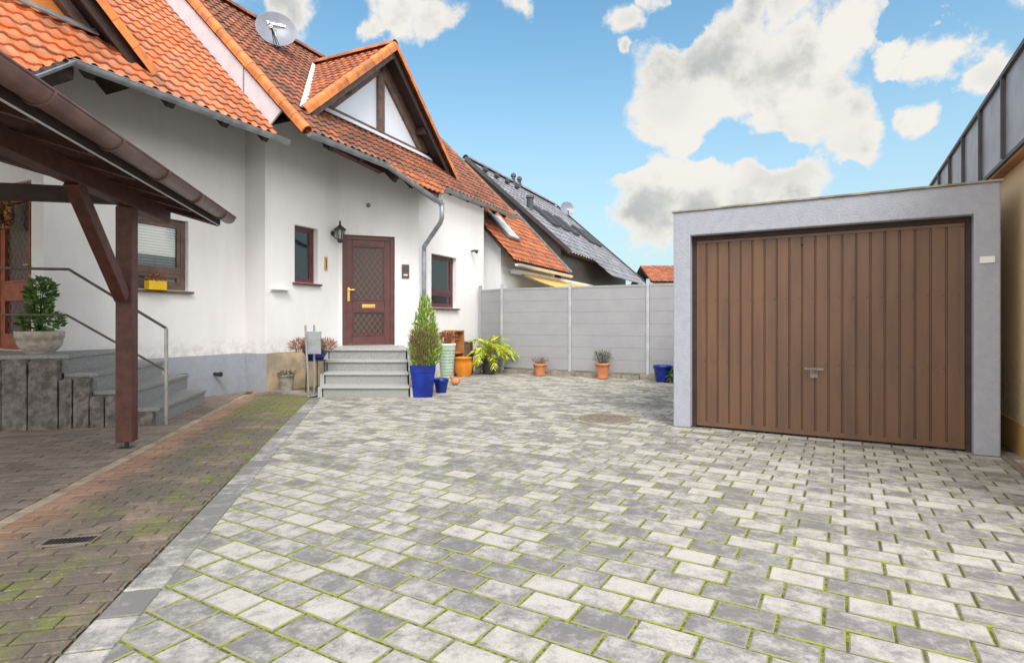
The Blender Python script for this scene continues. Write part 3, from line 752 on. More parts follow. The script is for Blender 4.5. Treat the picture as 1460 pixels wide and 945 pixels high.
# gable glass carries the bright sky reflection in its pale colour; frame bars:
fz = MB(); zb = PR-og+.05
def gp(s, z, o=og): return H(s, o, z)
zt = dZ-.31
hwg = (zt-zb)/math.tan(pit)
t_ = .13
fz.bar(gp(dA, zb), gp(dA, zt-.02), .20, .10, up=n)
fz.bar(gp(dA-hwg, zb), gp(dA, zt), .10, t_*2, up=n.cross((gp(dA, zt)-gp(dA-hwg, zb))))
fz.bar(gp(dA+hwg, zb), gp(dA, zt), .10, t_*2, up=n.cross((gp(dA, zt)-gp(dA+hwg, zb))))
fz.bar(gp(dA-hwg, zb+.01), gp(dA+hwg, zb+.01), .10, .09, up=Z)
dmr = fz.build('dormer', 'wood_grey', th_)
gg = MB(); gg.add([gp(dA-hwg, zb, og-.01), gp(dA+hwg, zb, og-.01), gp(dA, zt, og-.01)], [(0,1,2)]); gg.build('gable_pane', 'glass_sky', dmr)
gb = MB(); gb.add([gp(dA-hwg, zb, og-.2), gp(dA+hwg, zb, og-.2), gp(dA, zt, og-.2)], [(0,1,2)]); gb.build('gable_lining', 'offwhite', dmr)
mainclip = (H(0,0,PR-.01), -(n+Z))       # keep above the main roof plane
for sg in (-1, 1):
    dn2 = (h*sg*math.cos(pit) - Z*math.sin(pit)).normalized()
    O2 = H(dA, dO, dZ)
    tiles('dormer_tiles', 'tile_c', dmr, O2, -n, dn2, 2.6, 3.5, [mainclip, (H(0,-1.5,0), -n)], seed=7+sg)
    so = MB(); nu = (-h*sg*math.sin(pit)*-1 + Z*math.cos(pit)).normalized()
    P = [H(dA, dO-.03, dZ-.08), H(dA, -1.3, dZ-.08), H(dA+sg*hw, -1.3, dZ-.08-2.13), H(dA+sg*hw*1.0, dO-.03, dZ-.08-2.13)]
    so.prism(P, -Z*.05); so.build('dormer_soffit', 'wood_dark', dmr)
    P0, P1 = H(dA, dO+.02, dZ+.02), H(dA+sg*hw, dO+.02, dZ+.02-2.13)
    caps('dormer_verge', 'verge', dmr, P0, P1, .07, up=nu, drop=.08)
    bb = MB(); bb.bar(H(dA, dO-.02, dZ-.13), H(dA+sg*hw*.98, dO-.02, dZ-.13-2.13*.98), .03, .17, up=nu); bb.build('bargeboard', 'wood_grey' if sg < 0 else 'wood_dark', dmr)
    for (oo) in (.60,):
        pr = MB(); pr.bar(H(dA+sg*1.25, og-.02, DZ(dA+1.25)-.22), H(dA+sg*1.25, dO-.05, DZ(dA+1.25)-.22), .12, .14); pr.build('purlin_end', 'wood_dark', dmr)
caps('dormer_ridge', 'tile_c', dmr, H(dA, dO+.05, dZ+.02), H(dA, -1.5, dZ+.02), .10)
fl = MB()
for i in range(6):
    f0, f1 = i/6, (i+1)/6+.02
    P, Q = V(H(dA-hw, dO, PR-dO)), V(H(dA, -1.34, PR+1.34)); a = P.lerp(Q, f0); b = P.lerp(Q, f1); wv = h*.11; liftv = (n+Z).normalized()
    fl.para(a - wv + liftv*(.045+.006*(i%2)), b-a, wv*1.6, liftv*.012)
fl.build('valley_flashing', 'offwhite', dmr)
ff = MB(); ff.bar(gp(dA-hwg-.1, PR-og-.12+.0, og+.10)+Z*.11, gp(dA+hwg+.1, PR-og-.12, og+.10)+Z*.11, .16, .02, up=up45); ff.build('sill_flashing', 'flash', dmr)

# entrance steps: front along X, sides running back along the yard axis
st = thing('entrance_steps', 'four grey granite steps up to the brown entrance door', 'steps', (-2.35, 9.5, 0))
yb = [8.80, 9.14, 9.48, 9.82]; sk = -.23
def xl(y): return -2.99 + sk*(y-8.8)
def xr(y): return -1.61 + sk*(y-8.8)
for i, y in enumerate(yb):
    z0, z1 = .18*i, .18*(i+1)
    m_ = MB(); ye = yb[i+1]+.05 if i < 3 else 11.35
    m_.prism([(xl(y)+.02, y+.03, z0-.002*(i>0)), (xr(y)-.02, y+.03, z0-.002*(i>0)), (xr(ye)-.02, ye, z0), (xl(ye)+.02, ye, z0)], Z*(.18-.035))
    m_.build('riser', 'granite', st)
    m_ = MB(); m_.prism([(xl(y), y, z1-.036), (xr(y), y, z1-.036), (xr(ye), ye, z1-.036), (xl(ye), ye, z1-.036)], Z*.035)
    m_.build('tread', 'granite_top', st, bevel=.005)
for i, y in enumerate(yb):
    ye = yb[i+1] if i < 3 else 10.9
    for (f, sg) in ((xl, -1), (xr, 1)):
        ck = MB(); ck.prism([(f(y)+sg*.005, y+.05, 0), (f(y)+sg*.075, y+.05, 0), (f(ye)+sg*.075, ye+.05, 0), (f(ye)+sg*.005, ye+.05, 0)], Z*(.18*i+.15))
        ck.build('side_stone', 'granite_top', st)

# wall lantern at the bend of the wall
def wp(P, Q, u, out_, z):
    t = ray_wall(u, P, Q); d = (V(Q)-V(P)).normalized(); return V((P[0], P[1], 0)) + d*t + V(out_)*0 + Z*z
lp = wp(A_, B0, 474, n, 0); yl = lp.y; lz = 1.2+(458-333)/800*yl
lp = lp + Z*lz
ln = thing('wall_lantern', 'black iron carriage lantern on the white wall left of the entrance door', 'lamp', lp)
lc = lp + n*.17 + h*.02
m_ = MB(); m_.tube([lp, lp+n*.02], .05, 10).tube([lp-Z*.02, lp+n*.08-Z*.10, lc-Z*.12], .010, 8).tube([lp+Z*.03, lp+n*.10+Z*.05], .008, 6); m_.build('bracket', 'iron', ln)
m_ = MB(); m_.lathe(lc, [(.02,-.19),(.05,-.17),(.055,-.12),(.045,-.11)], 8); m_.build('base', 'iron', ln)
m_ = MB(); m_.lathe(lc, [(.055,-.12),(.085,.06)], 6); m_.build('glass', 'glass_lamp', ln)
m_ = MB()
for k in range(6):
    a = math.pi*k/3+.2; u_ = V((math.cos(a), math.sin(a), 0)); m_.tube([lc+u_*.056-Z*.12, lc+u_*.088+Z*.07], .007, 5)
m_.build('cage', 'iron', ln)
m_ = MB(); m_.lathe(lc, [(.12,.06),(.115,.075),(.06,.12),(.025,.15),(.018,.18),(.022,.20),(.004,.25)], 12); m_.build('cap', 'iron', ln)
# thermometer
tp = wp(A_, B0, 464, n, zat(464, 376, A_, B0))
tt = thing('wall_thermometer', 'narrow brass coloured thermometer on the wall between small window and door', 'thermometer', tp)
m_ = MB(); m_.para(tp - h*.035 + n*.001 - Z*.13, h*.07, n*.02, Z*.26); m_.build('backplate', 'brass', tt, bevel=.004)
m_ = MB(); m_.tube([tp+n*.026-Z*.09, tp+n*.026+Z*.1], .008, 6); m_.build('tube', 'wood', tt)
# intercom
ip = wp(B0, C0, 578, n, zat(578, 387, B0, C0)); d2 = W2n
it = thing('door_intercom', 'dark intercom plate on the white wall right of the entrance door', 'intercom', ip)
m_ = MB(); m_.para(ip-d2*.075-w2in*.025-Z*.14, d2*.15, w2in*.024, Z*.28); m_.build('housing', 'wood_grey', it, bevel=.005)
m_ = MB(); m_.para(ip-d2*.055-w2in*.029-Z*.02, d2*.11, w2in*.004, Z*.13); m_.build('grille', 'darkgrey', it)
m_ = MB(); m_.para(ip-d2*.04-w2in*.031-Z*.09, d2*.08, w2in*.006, Z*.03); m_.build('name_strip', 'offwhite', it)
# sensor and small lamp
q = wp(B0, C0, 525, n, zat(525, 293, B0, C0)); m_ = MB(); m_.lathe(q, [(.045,0),(.045,.02),(.02,.035)], 12, ax=-w2in); tag(m_.build('wall_sensor', 'footing'), 'small round grey sensor on the wall high above the entrance door', 'sensor')
q = wp(C0, D0, 672, n, zat(672, 358, C0, D0)); m_ = MB(); m_.tube([q, q+n*.10, q+n*.16-Z*.03], .035, 8, rad=[.02,.03,.05]); tag(m_.build('wall_spotlight', 'darkgrey'), 'small dark spotlight on the wall right of the last window', 'lamp')
q = wp(A_, B0, 385, n, zat(396, 412, A_, B0)); q2 = wp(A_, B0, 409, n, zat(396, 412, A_, B0)); m_ = MB(); m_.para(q+n*.001-Z*.02, q2-q, n*.10, Z*.02).para(q+n*.001-Z*.05, q2-q, n*.02, Z*.03)
tag(m_.build('wall_ledge', 'offwhite'), 'thin white metal ledge on the wall below and left of the small window', 'ledge')

# ================================================================== LEFT HOUSE
lh = thing('terraced_house', 'white rendered house with bright orange roof and red cedar door at the left edge', 'house', H(-1.6, -.4, 0))
wo = -.465; L0 = H(-2.93, wo); L1 = H(0, wo)
lw = MB()
la0, la1 = ray_wall(170, L0, L1), ray_wall(268.5, L0, L1); lz0, lz1 = zat(268, 415, L0, L1), zat(268, 316, L0, L1)
q0, q1 = ray_wall(243, L0, L1), ray_wall(266, L0, L1)
wall(lw, L0, L1, .66, PL-.14-wo, PL-.14-wo, [(la0, la1, lz0, lz1)], .22, -n)
# door wall facing the camera
DW0 = H(-2.93, wo); DW1 = H(-2.93, -3.6)
dd0, dd1 = .28, 1.30
wall(lw, DW0, DW1, 0, PL-.14-wo, PL-.14+2.6-1.2, [(dd0, dd1, .83, 2.98)], .22, h)
wall(lw, DW1, H(-7, -3.6), 0, 5.0, 5.0, [], .2, -n)
wall(lw, H(-7,-3.6), H(-7,-6), 0, 5, 3, [], .2, h)
wall(lw, H(-7,-6), H(0,-6), 0, 3.6, 3.6, [], .2, n)
lw.build('wall', 'white', lh)
lp_ = MB()
wall(lp_, L0+n*.015, L1+n*.015, 0, .66, .66, [(q0, q1, .20, .40)], .16, -n)
lp_.add([L0+n*.015+Z*.66, L1+n*.015+Z*.66, L1+Z*.66, L0+Z*.66], [(0,1,2,3)])
lp_.build('plinth', 'plinth', lh)
cwn = MB(); Pq = V(L0)+n*.0; dL = (L1-L0).normalized()
cwn.para(Pq+dL*q0-n*.10+Z*.20, dL*(q1-q0), n*.01, Z*.20); cw_o = cwn.build('cellar_window', 'darkgrey', lh)
cwf = MB()
for i in range(5): cwf.para(Pq+dL*(q0+.02+i*(q1-q0-.06)/4)-n*.085+Z*.2, dL*.02, n*.02, Z*.2)
cwf.build('grille', 'steel', cw_o)
window(lh, L0, dL, -n, la0, la1, lz0, lz1, mat='wood_grey', fw=.075, transom=lz0+.27, depth=.07, back='curtain')
lbr = door(lh, DW0, DW1-DW0, h, dd0, dd1, .83, 2.98, 'wood_orange', glassm='lattice', hside=0, plate=False, name='door')
# roof of the left house
ex = [(-7.2,-2.6),(-7.2,1.9),(-4.6,1.9),(-3.34,.85),(-.45,.88),(-.45,-2.6)]
RL = H(-7.2, -2.6, PL+2.6)
tiles('roof', 'tile_a', lh, RL, h, dnv, 6.75, (2.6+.86)*math.sqrt(2), [(H(0,.86),n),(H(-.46,0),h)], seed=21)
c3 = so_line((-3.30,.86), (-4.55,1.90)); c3 = (c3[0], c3[1] if c3[1].dot(H(-5,.9)-c3[0]) < 0 else -c3[1])
tiles('porch_roof', 'tile_a', lh, RL + dnv*22*.215, h, dnv, 4.2, 1.7, [(H(0,.861), -n), (H(0,1.9), n), c3], seed=22)
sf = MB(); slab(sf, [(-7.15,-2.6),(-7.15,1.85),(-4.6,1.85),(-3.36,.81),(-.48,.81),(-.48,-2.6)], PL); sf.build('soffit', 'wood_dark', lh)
bs = MB(); bs.prism([H(-7.2,-2.6,PL+2.6), H(-.45,-2.6,PL+2.6), H(-.45,-6.4,PL-1.2), H(-7.2,-6.4,PL-1.2)], Z*.05); bs.build('rear_roof', 'tile_a', lh)
caps('ridge_tiles', 'tile_a', lh, H(-7.2,-2.6,PL+2.62), H(-.45,-2.6,PL+2.62), .11)
gt = MB(); gt.gutter(gpt(-3.34,.86,PL), gpt(-.38,.87,PL), GR).gutter(gpt(-4.6,1.90,PL), gpt(-3.34,.86,PL), GR); gt.build('gutter', 'zinc', lh)
for s in (-3.0, -2.05, -1.25, -.55):
    m_ = MB(); P = H(s, wo-.1, PL-wo+.1) - up45*.15; Q = H(s, .76, PL-.76) - up45*.15; m_.bar(P, Q, .10, .13, up=up45); m_.build('rafter', 'wood_dark', lh)
m_ = MB(); m_.para(H(-3.75, .35, PL-1.05), h*.50, n*.45, Z*.16); m_.build('purlin', 'wood_dark', lh)
# its dormer
dA2 = -4.63; dZ2 = PL-.49+2.42*.93; pit2 = math.atan(.93); hw2 = 2.42; dO2 = .49; og2 = .20
zb2 = PL-og2+.03; zt2 = dZ2-.26; hg2 = (zt2-zb2)/math.tan(pit2)
fz = MB()
for sg in (-1, 1):
    fz.bar(H(dA2+sg*hg2, og2, zb2), H(dA2, og2, zt2), .10, .13, up=n.cross(h*sg+Z))
fz.bar(H(dA2, og2, zb2), H(dA2, og2, zt2), .2, .1, up=n)
dm2 = fz.build('dormer', 'wood_grey', lh)
gg = MB(); gg.prism([H(dA2-hg2, og2-.04, zb2), H(dA2+hg2, og2-.04, zb2), H(dA2, og2-.04, zt2)], -n*.03); gg.build('gable_panel', 'board_gold', dm2)
mc2 = (H(0,0,PL-.01), -(n+Z))
for sg in (-1, 1):
    dn2 = (h*sg*math.cos(pit2) - Z*math.sin(pit2)).normalized(); nu = (h*sg*math.sin(pit2) + Z*math.cos(pit2)).normalized()
    tiles('dormer_tiles', 'tile_a', dm2, H(dA2, dO2, dZ2), -n, dn2, 2.9, 3.5, [mc2, (H(0,-2,0), -n)], seed=31+sg)
    so = MB(); so.prism([H(dA2, dO2-.03, dZ2-.08), H(dA2, -2.0, dZ2-.08), H(dA2+sg*hw2, -2.0, dZ2-.08-hw2*.93), H(dA2+sg*hw2, dO2-.03, dZ2-.08-hw2*.93)], -Z*.05); so.build('dormer_soffit', 'wood_dark', dm2)
    caps('dormer_verge', 'verge', dm2, H(dA2, dO2+.02, dZ2+.02), H(dA2+sg*hw2, dO2+.02, dZ2+.02-hw2*.93), .06, up=nu, drop=.09)
    bb = MB(); bb.bar(H(dA2, dO2-.02, dZ2-.13), H(dA2+sg*hw2*.98, dO2-.02, dZ2-.13-hw2*.93*.98), .03, .17, up=nu); bb.build('bargeboard', 'wood_dark', dm2)
ff = MB(); ff.bar(H(dA2-hg2, og2+.08, PL-og2-.06)+Z*.08, H(dA2+hg2+.1, og2+.08, PL-og2-.06)+Z*.08, .12, .02, up=up45); ff.build('sill_flashing', 'zinc', dm2)
# overflow pipe on the plinth
q = wp(L0, L1, 305, n, zat(305, 533, L0, L1)); m_ = MB(); m_.tube([q-n*.05, q+n*.10, q+n*.16+h*.0+Z*.0], .035, 10, rad=[.03,.03,.042]); tag(m_.build('waste_pipe', 'iron'), 'short black pipe stub sticking out of the blue grey plinth', 'pipe')

# stone stairs to the left house
ss = thing('stone_stairs', 'granite stairs edged with rough basalt palisades in front of the red cedar door', 'stairs', (-4.5, 6.6, 0))
F0 = V((-4.10, 6.53, 0)); lft = -cp; bk = c_
tz = [.20, .41, .62, .825]; tt_ = [0, .31, .63, .92, 3.2]
for i in range(4):
    a = tt_[i]; b = 3.2; dlen = 1.75 if i == 0 else 1.9+.1*i
    z0 = 0 if i == 0 else tz[i-1]-.002
    m_ = MB(); m_.para(F0+lft*(a+.02)+bk*.03+Z*z0, lft*((tt_[i+1]+.06 if i < 3 else b)-a-.02), bk*(dlen-.04), Z*(tz[i]-.045-z0)); m_.build('riser', 'granite', ss)
    m_ = MB(); m_.para(F0+lft*a+Z*(tz[i]-.046), lft*((tt_[i+1]+.05 if i < 3 else b)-a), bk*dlen, Z*.045); m_.build('tread', 'granite', ss, bevel=.006)
for (ua, ub, vt) in ((-210, -156, 512), (-154, -99, 513), (-97, -42, 512), (-40, 7, 512), (8, 43, 512), (45, 87, 513), (89, 107, 540), (109, 131, 539), (132, 152, 565), (154, 174, 564), (175, 197, 588), (198, 221, 588)):
    def tf(u): k_ = (u-730)/800; P, d = F0, lft; return (k_*P.y-P.x)/(d.x-k_*d.y)
    ta, tb = tf(ub), tf(ua); P = F0+lft*ta-bk*.07
    y = (P+lft*(tb-ta)/2).y; zt_ = 1.2-(vt-458)/800*y; rnd = random.Random(int(ua+100))
    bm = bmesh.new(); bmesh.ops.create_cube(bm, size=1); bmesh.ops.subdivide_edges(bm, edges=bm.edges[:], cuts=5, use_grid_fill=True)
    mb = MB(); ph = rnd.uniform(0, 50)
    from mathutils import noise as mn
    vs = []
    for v_ in bm.verts:
        x, y2, z2 = v_.co+V((.5,.5,.5)); nv = mn.fractal(V((x*2+ph, y2*3, z2*4)), 1, 2, 3)*.02
        sx = .002 + abs(nv)*.3
        rz = 1 - .05*abs(x-.5)*2*rnd.random()
        vs.append(P + lft*(sx+(tb-ta-2*sx)*x) + bk*(.12*y2 - (nv if y2 < .5 else 0)) + Z*(z2*zt_*(rz if z2 > .9 else 1)))
    bm.verts.index_update(); mb.add(vs, [tuple(q.index for q in f.verts) for f in bm.faces]); bm.free()
    mb.build('palisade_stone', 'basalt', ss)
# railing
rr = thing('stair_railing', 'slim grey brown metal railing with two bars beside the stone stairs', 'railing', F0+V((.03,-.04,0)))
RP = F0 - bk*.02 + cp*.06
def rp(u, v):
    k_ = (u-730)/800; t = (k_*RP.y-RP.x)/(lft.x-k_*lft.y); P = RP+lft*t; return P+Z*(1.2-(v-458)/800*P.y)
m_ = MB(); pb = rp(237, 604); m_.tube([V((pb.x,pb.y,0)), V((pb.x,pb.y,rp(237,468).z))], .02, 12); m_.build('post', 'steel', rr)
top_z = rp(98, 384); low_z = rp(95, 449)
m_ = MB(); m_.tube([rp(237,468), top_z, V(top_z)+lft*2.2], .016, 10); m_.build('handrail', 'rail', rr)
m_ = MB(); m_.tube([rp(236,528), low_z, V(low_z)+lft*2.2], .013, 10); m_.build('lower_bar', 'rail', rr)
m_ = MB()
q = V(top_z)+lft*1.9; m_.tube([q, V((q.x,q.y,.82))], .016, 8); m_.build('post', 'rail', rr)

# ================================================================== CARPORT
cpx = thing('carport', 'red brown timber carport with brown gutter at the left edge', 'carport', K)
def CP(t, w_, z): return K + c_*t + cp*w_ + Z*z
m_ = MB(); m_.para(CP(0,-.14,.06), c_*.14, cp*.14, Z*2.22); m_.build('post', 'wood', cpx, bevel=.008)
m_ = MB(); m_.tube([CP(.07,-.07,0), CP(.07,-.07,.07)], .018, 8).para(CP(.02,-.12,0), c_*.1, cp*.1, Z*.008); m_.build('post_foot', 'iron', cpx)
m_ = MB(); m_.para(CP(-4.6,-.13,2.282), c_*5.62, cp*.12, Z*.16); m_.build('plate_beam', 'wood', cpx, bevel=.008)
m_ = MB(); m_.para(CP(.01,-3.4,2.31), c_*.12, cp*3.26, Z*.14); m_.build('tie_beam', 'wood_dark', cpx, bevel=.008)
m_ = MB(); m_.bar(CP(-.02,-.07,1.42), CP(-.88,-.07,2.30), .10, .12, up=cp.cross(c_+Z)); m_.build('brace', 'wood', cpx, bevel=.006)
m_ = MB(); m_.bar(CP(.07,-.12,1.75), CP(.07,-.66,2.32), .09, .10, up=c_.cross(cp)); 
pz = math.tan(R(16))
def rz(w_): return 2.44 - (w_+.07)*pz
for t in (-4.3,-3.65,-3.0,-2.35,-1.7,-1.05,-.4,.25,.92):
    m_ = MB(); m_.bar(CP(t,-3.4,rz(-3.4)+.06), CP(t,.44,rz(.44)+.06), .08, .12, up=Z); m_.build('rafter', 'wood', cpx)
m_ = MB(); P = [CP(-4.7,-3.5,rz(-3.5)+.13), CP(1.12,-3.5,rz(-3.5)+.13), CP(1.12,.46,rz(.46)+.13), CP(-4.7,.46,rz(.46)+.13)]; m_.prism(P, Z*.03); m_.build('roof_boards', 'wood_dark', cpx)
m_ = MB(); P = [p+Z*.035 for p in P]; m_.prism(P, Z*.03); m_.build('roof_covering', 'seam', cpx)
m_ = MB(); m_.para(CP(-4.7,.455,rz(.45)+.015), c_*5.80, cp*.02, Z*.11); m_.build('fascia', 'wood_dark', cpx)
m_ = MB(); m_.para(CP(1.10,-3.5,rz(-3.5)+.0), cp*3.95+Z*(rz(.45)-rz(-3.5)), c_*.025, Z*.14); m_.build('end_board', 'wood_dark', cpx)
gz = rz(.63)+.085+.12
m_ = MB(); m_.gutter(CP(-4.6,.555,2.405), CP(1.13,.555,2.405), .078, seg=14); m_.build('gutter', 'copper', cpx, smooth=True)
for t in (-3.35, -2.55, -1.75, -.95, -.1, .75):
    m_ = MB()
    pts = [CP(t, .555+math.cos(math.pi+math.pi*j/12)*.083, 2.405+math.sin(math.pi+math.pi*j/12)*.083) for j in range(13)]
    m_.tube(pts, .009, 6); m_.build('gutter_bracket', 'copper', cpx)
m_ = MB(); m_.para(CP(-4.6,.458,rz(.45)+.002), c_*5.7, cp*.012, Z*.008); m_.build('drip_edge', 'flash', cpx)

# ================================================================== GARAGE
gr = thing('garage', 'prefabricated pale grey concrete garage with brown ribbed up-and-over door', 'garage', GL+g*1.43+dp*2.5)
def G(t, d_, z): return GL + g*t + dp*d_ + Z*z
GH = 2.435; gw = 2.867; ow0, ow1, oz = .188, 2.68, 2.16; depth = 5.6
m_ = MB()
m_.prism([G(0,0,0),G(ow0,0,0),G(ow0,0,oz),G(ow1,0,oz),G(ow1,0,0),G(gw,0,0),G(gw,0,GH),G(0,0,GH)], dp*.30)
m_.para(G(0,.30,0), g*.1, dp*(depth-.3), Z*GH); m_.para(G(gw-.1,.30,0), g*.1, dp*(depth-.3), Z*GH); m_.para(G(.1,.30,GH-.15), g*(gw-.2), dp*(depth-.3), Z*.15)
m_.para(G(.1,depth-.12,0), g*(gw-.2), dp*.12, Z*(GH-.15)); m_.build('shell', 'concrete', gr, bevel=.012)
m_ = MB(); m_.para(G(-.015,-.015,GH), g*(gw+.03), dp*(depth+.03), Z*.018); m_.build('roof_edge', 'footing', gr)
m_ = MB(); m_.para(G(ow0,.10,0), g*.045, dp*.06, Z*oz); m_.para(G(ow1-.045,.10,0), g*.045, dp*.06, Z*oz); m_.para(G(ow0+.045,.10,oz-.05), g*(ow1-ow0-.09), dp*.06, Z*.05); m_.build('door_frame', 'wood_dark', gr)
# ribbed door leaf
x0, x1 = ow0+.05, ow1-.05; z0, z1 = .03, oz-.055; dd_ = .105
nr = 20; pw = (x1-x0)/nr; prof = []
for i in range(nr):
    a = x0+i*pw
    prof += [(a, dd_), (a+pw*.80, dd_), (a+pw*.84, dd_+.016), (a+pw*.94, dd_+.016), (a+pw*.98, dd_)]
prof.append((x1, dd_))
vs = [G(a, b, z0) for a, b in prof] + [G(a, b, z1) for a, b in prof]; k = len(prof)
m_ = MB(); m_.add(vs, [(i, i+1, k+i+1, k+i) for i in range(k-1)])
m_.para(G(x0,dd_+.02,z0), g*(x1-x0), dp*.02, Z*(z1-z0))
gd = m_.build('door', 'gdoor', gr)
m_ = MB()
m_.para(G(x0,dd_-.006,z0-.005), g*(x1-x0), dp*.012, Z*.05); m_.para(G(x0,dd_-.006,z1-.03), g*(x1-x0), dp*.012, Z*.03)
m_.para(G(x0,dd_-.006,z0+.05), g*.035, dp*.012, Z*(z1-z0-.09)); m_.para(G(x1-.04,dd_-.006,z0+.05), g*.04, dp*.012, Z*(z1-z0-.09)); m_.build('edge_strip', 'gdoor', gd)
for zz in (1.44, .76):
    for i in range(nr):
        m_ = MB(); m_.ball(G(x0+i*pw+pw*.70, dd_-.002, zz), .008, seg=8); m_.build('rivet', 'gdoor', gd)
hx = 1.411
m_ = MB(); m_.lathe(G(hx, dd_, .69), [(.028,0),(.028,.01),(.018,.014),(.014,.05)], 12, ax=-dp); m_.para(G(hx-.085, dd_-.07, .705), g*.17, dp*.02, Z*.022); m_.tube([G(hx,dd_-.02,.69), G(hx,dd_-.06,.71)], .012, 8); m_.para(G(hx-.035,dd_-.012,.62), g*.07, dp*.011, Z*.085)
m_.build('handle', 'handle', gd)
m_ = MB(); m_.ball(G(1.30, dd_-.001, 2.0), .012, .012, .012, 8); m_.build('keyhole_plug', 'iron', gd)
q = G(2.77, -.002, 1.2+(458-370)/800*4.99); pq = thing('wall_plaque', 'small white plaque on the right pillar of the garage', 'plaque', q)
m_ = MB(); m_.para(q-g*.05-dp*.010-Z*.03, g*.105, dp*.010, Z*.058); m_.build('plate', 'offwhite', pq, bevel=.002)

# ================================================================== RIGHT BUILDING
rb = thing('rendered_building', 'cream rendered building with ochre base and zinc standing seam parapet right of the garage', 'building', G(3.6, 2, 0))
r0 = 3.03
def RB(d_, e, z): return G(r0+e, d_, z)
m_ = MB(); m_.para(RB(-2.2,0,.29), g*5, dp*13.2, Z*2.42); m_.build('wall', 'cream', rb)
m_ = MB(); m_.para(RB(-2.212,-.012,0), g*5.02, dp*13.22, Z*.29); m_.build('plinth', 'ochre', rb)
m_ = MB(); m_.para(RB(-2.3,-.10,2.66), g*5.2, dp*13.4, Z*.745); m_.build('parapet', 'cladding', rb)
m_ = MB(); m_.para(RB(-2.33,-.13,3.405), g*5.25, dp*13.45, Z*.04); m_.para(RB(-2.3,-.112,2.64), g*.03, dp*13.4, Z*.035); m_.build('coping', 'seam', rb)
for i in range(14):
    dd2 = -1.775 + i*.965
    m_ = MB(); m_.para(RB(dd2,-.135,2.67), g*.036, dp*.03, Z*.735); m_.build('seam', 'seam', rb)
m_ = MB(); m_.para(RB(-2.2,-.09,2.615), g*.09, dp*13.2, Z*.03); m_.build('eaves_strip', 'wood_warm', rb)
m_ = MB(); m_.para(RB(-2.2,-.16,-.02), g*.06, dp*7.7, Z*.035); m_.build('base_edging', 'rust', rb)

# ================================================================== FENCE
fe = thing('privacy_fence', 'tall grey composite board fence with pale aluminium posts across the back of the yard', 'fence', (1.0, 12.5, 0))
P1 = V((-.23, 13.15, 0)); PE = V((2.81, 11.57, 0)); fd = (PE-P1).normalized(); P0 = V((-.776, 13.80, 0))
tpost = [0]
def tfen(u): k_ = (u-730)/800; return (k_*P1.y-P1.x)/(fd.x-k_*fd.y)
tp_ = [tfen(716), tfen(813), tfen(924), tfen(924)+1.9, tfen(924)+3.8]
FH = 2.03
pts = [P0]+[P1+fd*t for t in tp_]
nf = V((fd.y, -fd.x, 0))
for i, p in enumerate(pts):
    m_ = MB(); m_.para(p-fd*.03-nf*.035*-1-nf*.07, fd*.06, nf*.07, Z*(FH+.04)); m_.build('post', 'alu' if i else 'fence', fe, bevel=.004)
for i in range(len(pts)-1):
    a, b = pts[i], pts[i+1]; d = (b-a).normalized(); nn = V((d.y,-d.x,0)); m_ = MB(); L = (b-a).length-.07; nb = 7; bh = (FH-.12-.12)/nb
    for j in range(nb):
        zb_ = .13+j*bh
        m_.para(a+d*.035-nn*.012+Z*zb_, d*L, nn*.024, Z*(bh-.008)); m_.para(a+d*.035-nn*.008+Z*(zb_+bh-.009), d*L, nn*.016, Z*.010)
    m_.para(a+d*.035-nn*.018+Z*(FH-.11), d*L, nn*.036, Z*.045)
    m_.build('board_panel', 'fence', fe)
m_ = MB(); rnd = random.Random(4); x = .05
while x < 6.5:
    L = rnd.uniform(.35, .6); m_.para(P1+fd*x-nf*.06, fd*(L-.02), nf*.13, Z*rnd.uniform(.07,.11)); x += L
m_.para(P0, P1-P0, nf*.05, Z*.1)
m_.build('footing', 'footing', fe)

# ================================================================== POTS AND PLANTS
def leaves(mb, c, rx, ry, rz_, nn_, L, wd, seed, shell=.4, upb=.3, cone=False):
    rnd = random.Random(seed); c = V(c)
    for _ in range(nn_):
        while True:
            v_ = V((rnd.uniform(-1,1), rnd.uniform(-1,1), rnd.uniform(-1,1)))
            if cone:
                t = (v_.z+1)/2; lim = (1-t)**.62*min(1, .55+t*2)*.97+.03
                if math.hypot(v_.x, v_.y) > lim or math.hypot(v_.x, v_.y) < lim*shell: continue
                break
            if v_.length > 1 or v_.length < shell: continue
            break
        p = c + V((v_.x*rx, v_.y*ry, v_.z*rz_)); d = V((v_.x, v_.y, v_.z*.5+upb)) + V((rnd.uniform(-.6,.6), rnd.uniform(-.6,.6), rnd.uniform(-.6,.6)))
        mb.leaf(p, d, L*rnd.uniform(.6,1.3), wd*rnd.uniform(.7,1.3), rnd)
    return mb
def stems(mb, c, nst, r, hgt, spread, seed, thick=.004, lean=0):
    rnd = random.Random(seed)
    for _ in range(nst):
        a = rnd.uniform(0, 2*math.pi); rr_ = r*rnd.random(); p = V(c)+V((math.cos(a)*rr_, math.sin(a)*rr_, 0)); q = V((math.cos(a), math.sin(a), 0))
        hh = hgt*rnd.uniform(.6,1.1); s_ = spread*rnd.uniform(.3,1)
        pts = [p, p+q*s_*.3+Z*hh*.5, p+q*s_*.8+Z*hh*.9, p+q*s_*1.1+Z*hh]
        mb.tube(pts, thick, 4, rad=[thick, thick*.8, thick*.6, thick*.2])
    return mb
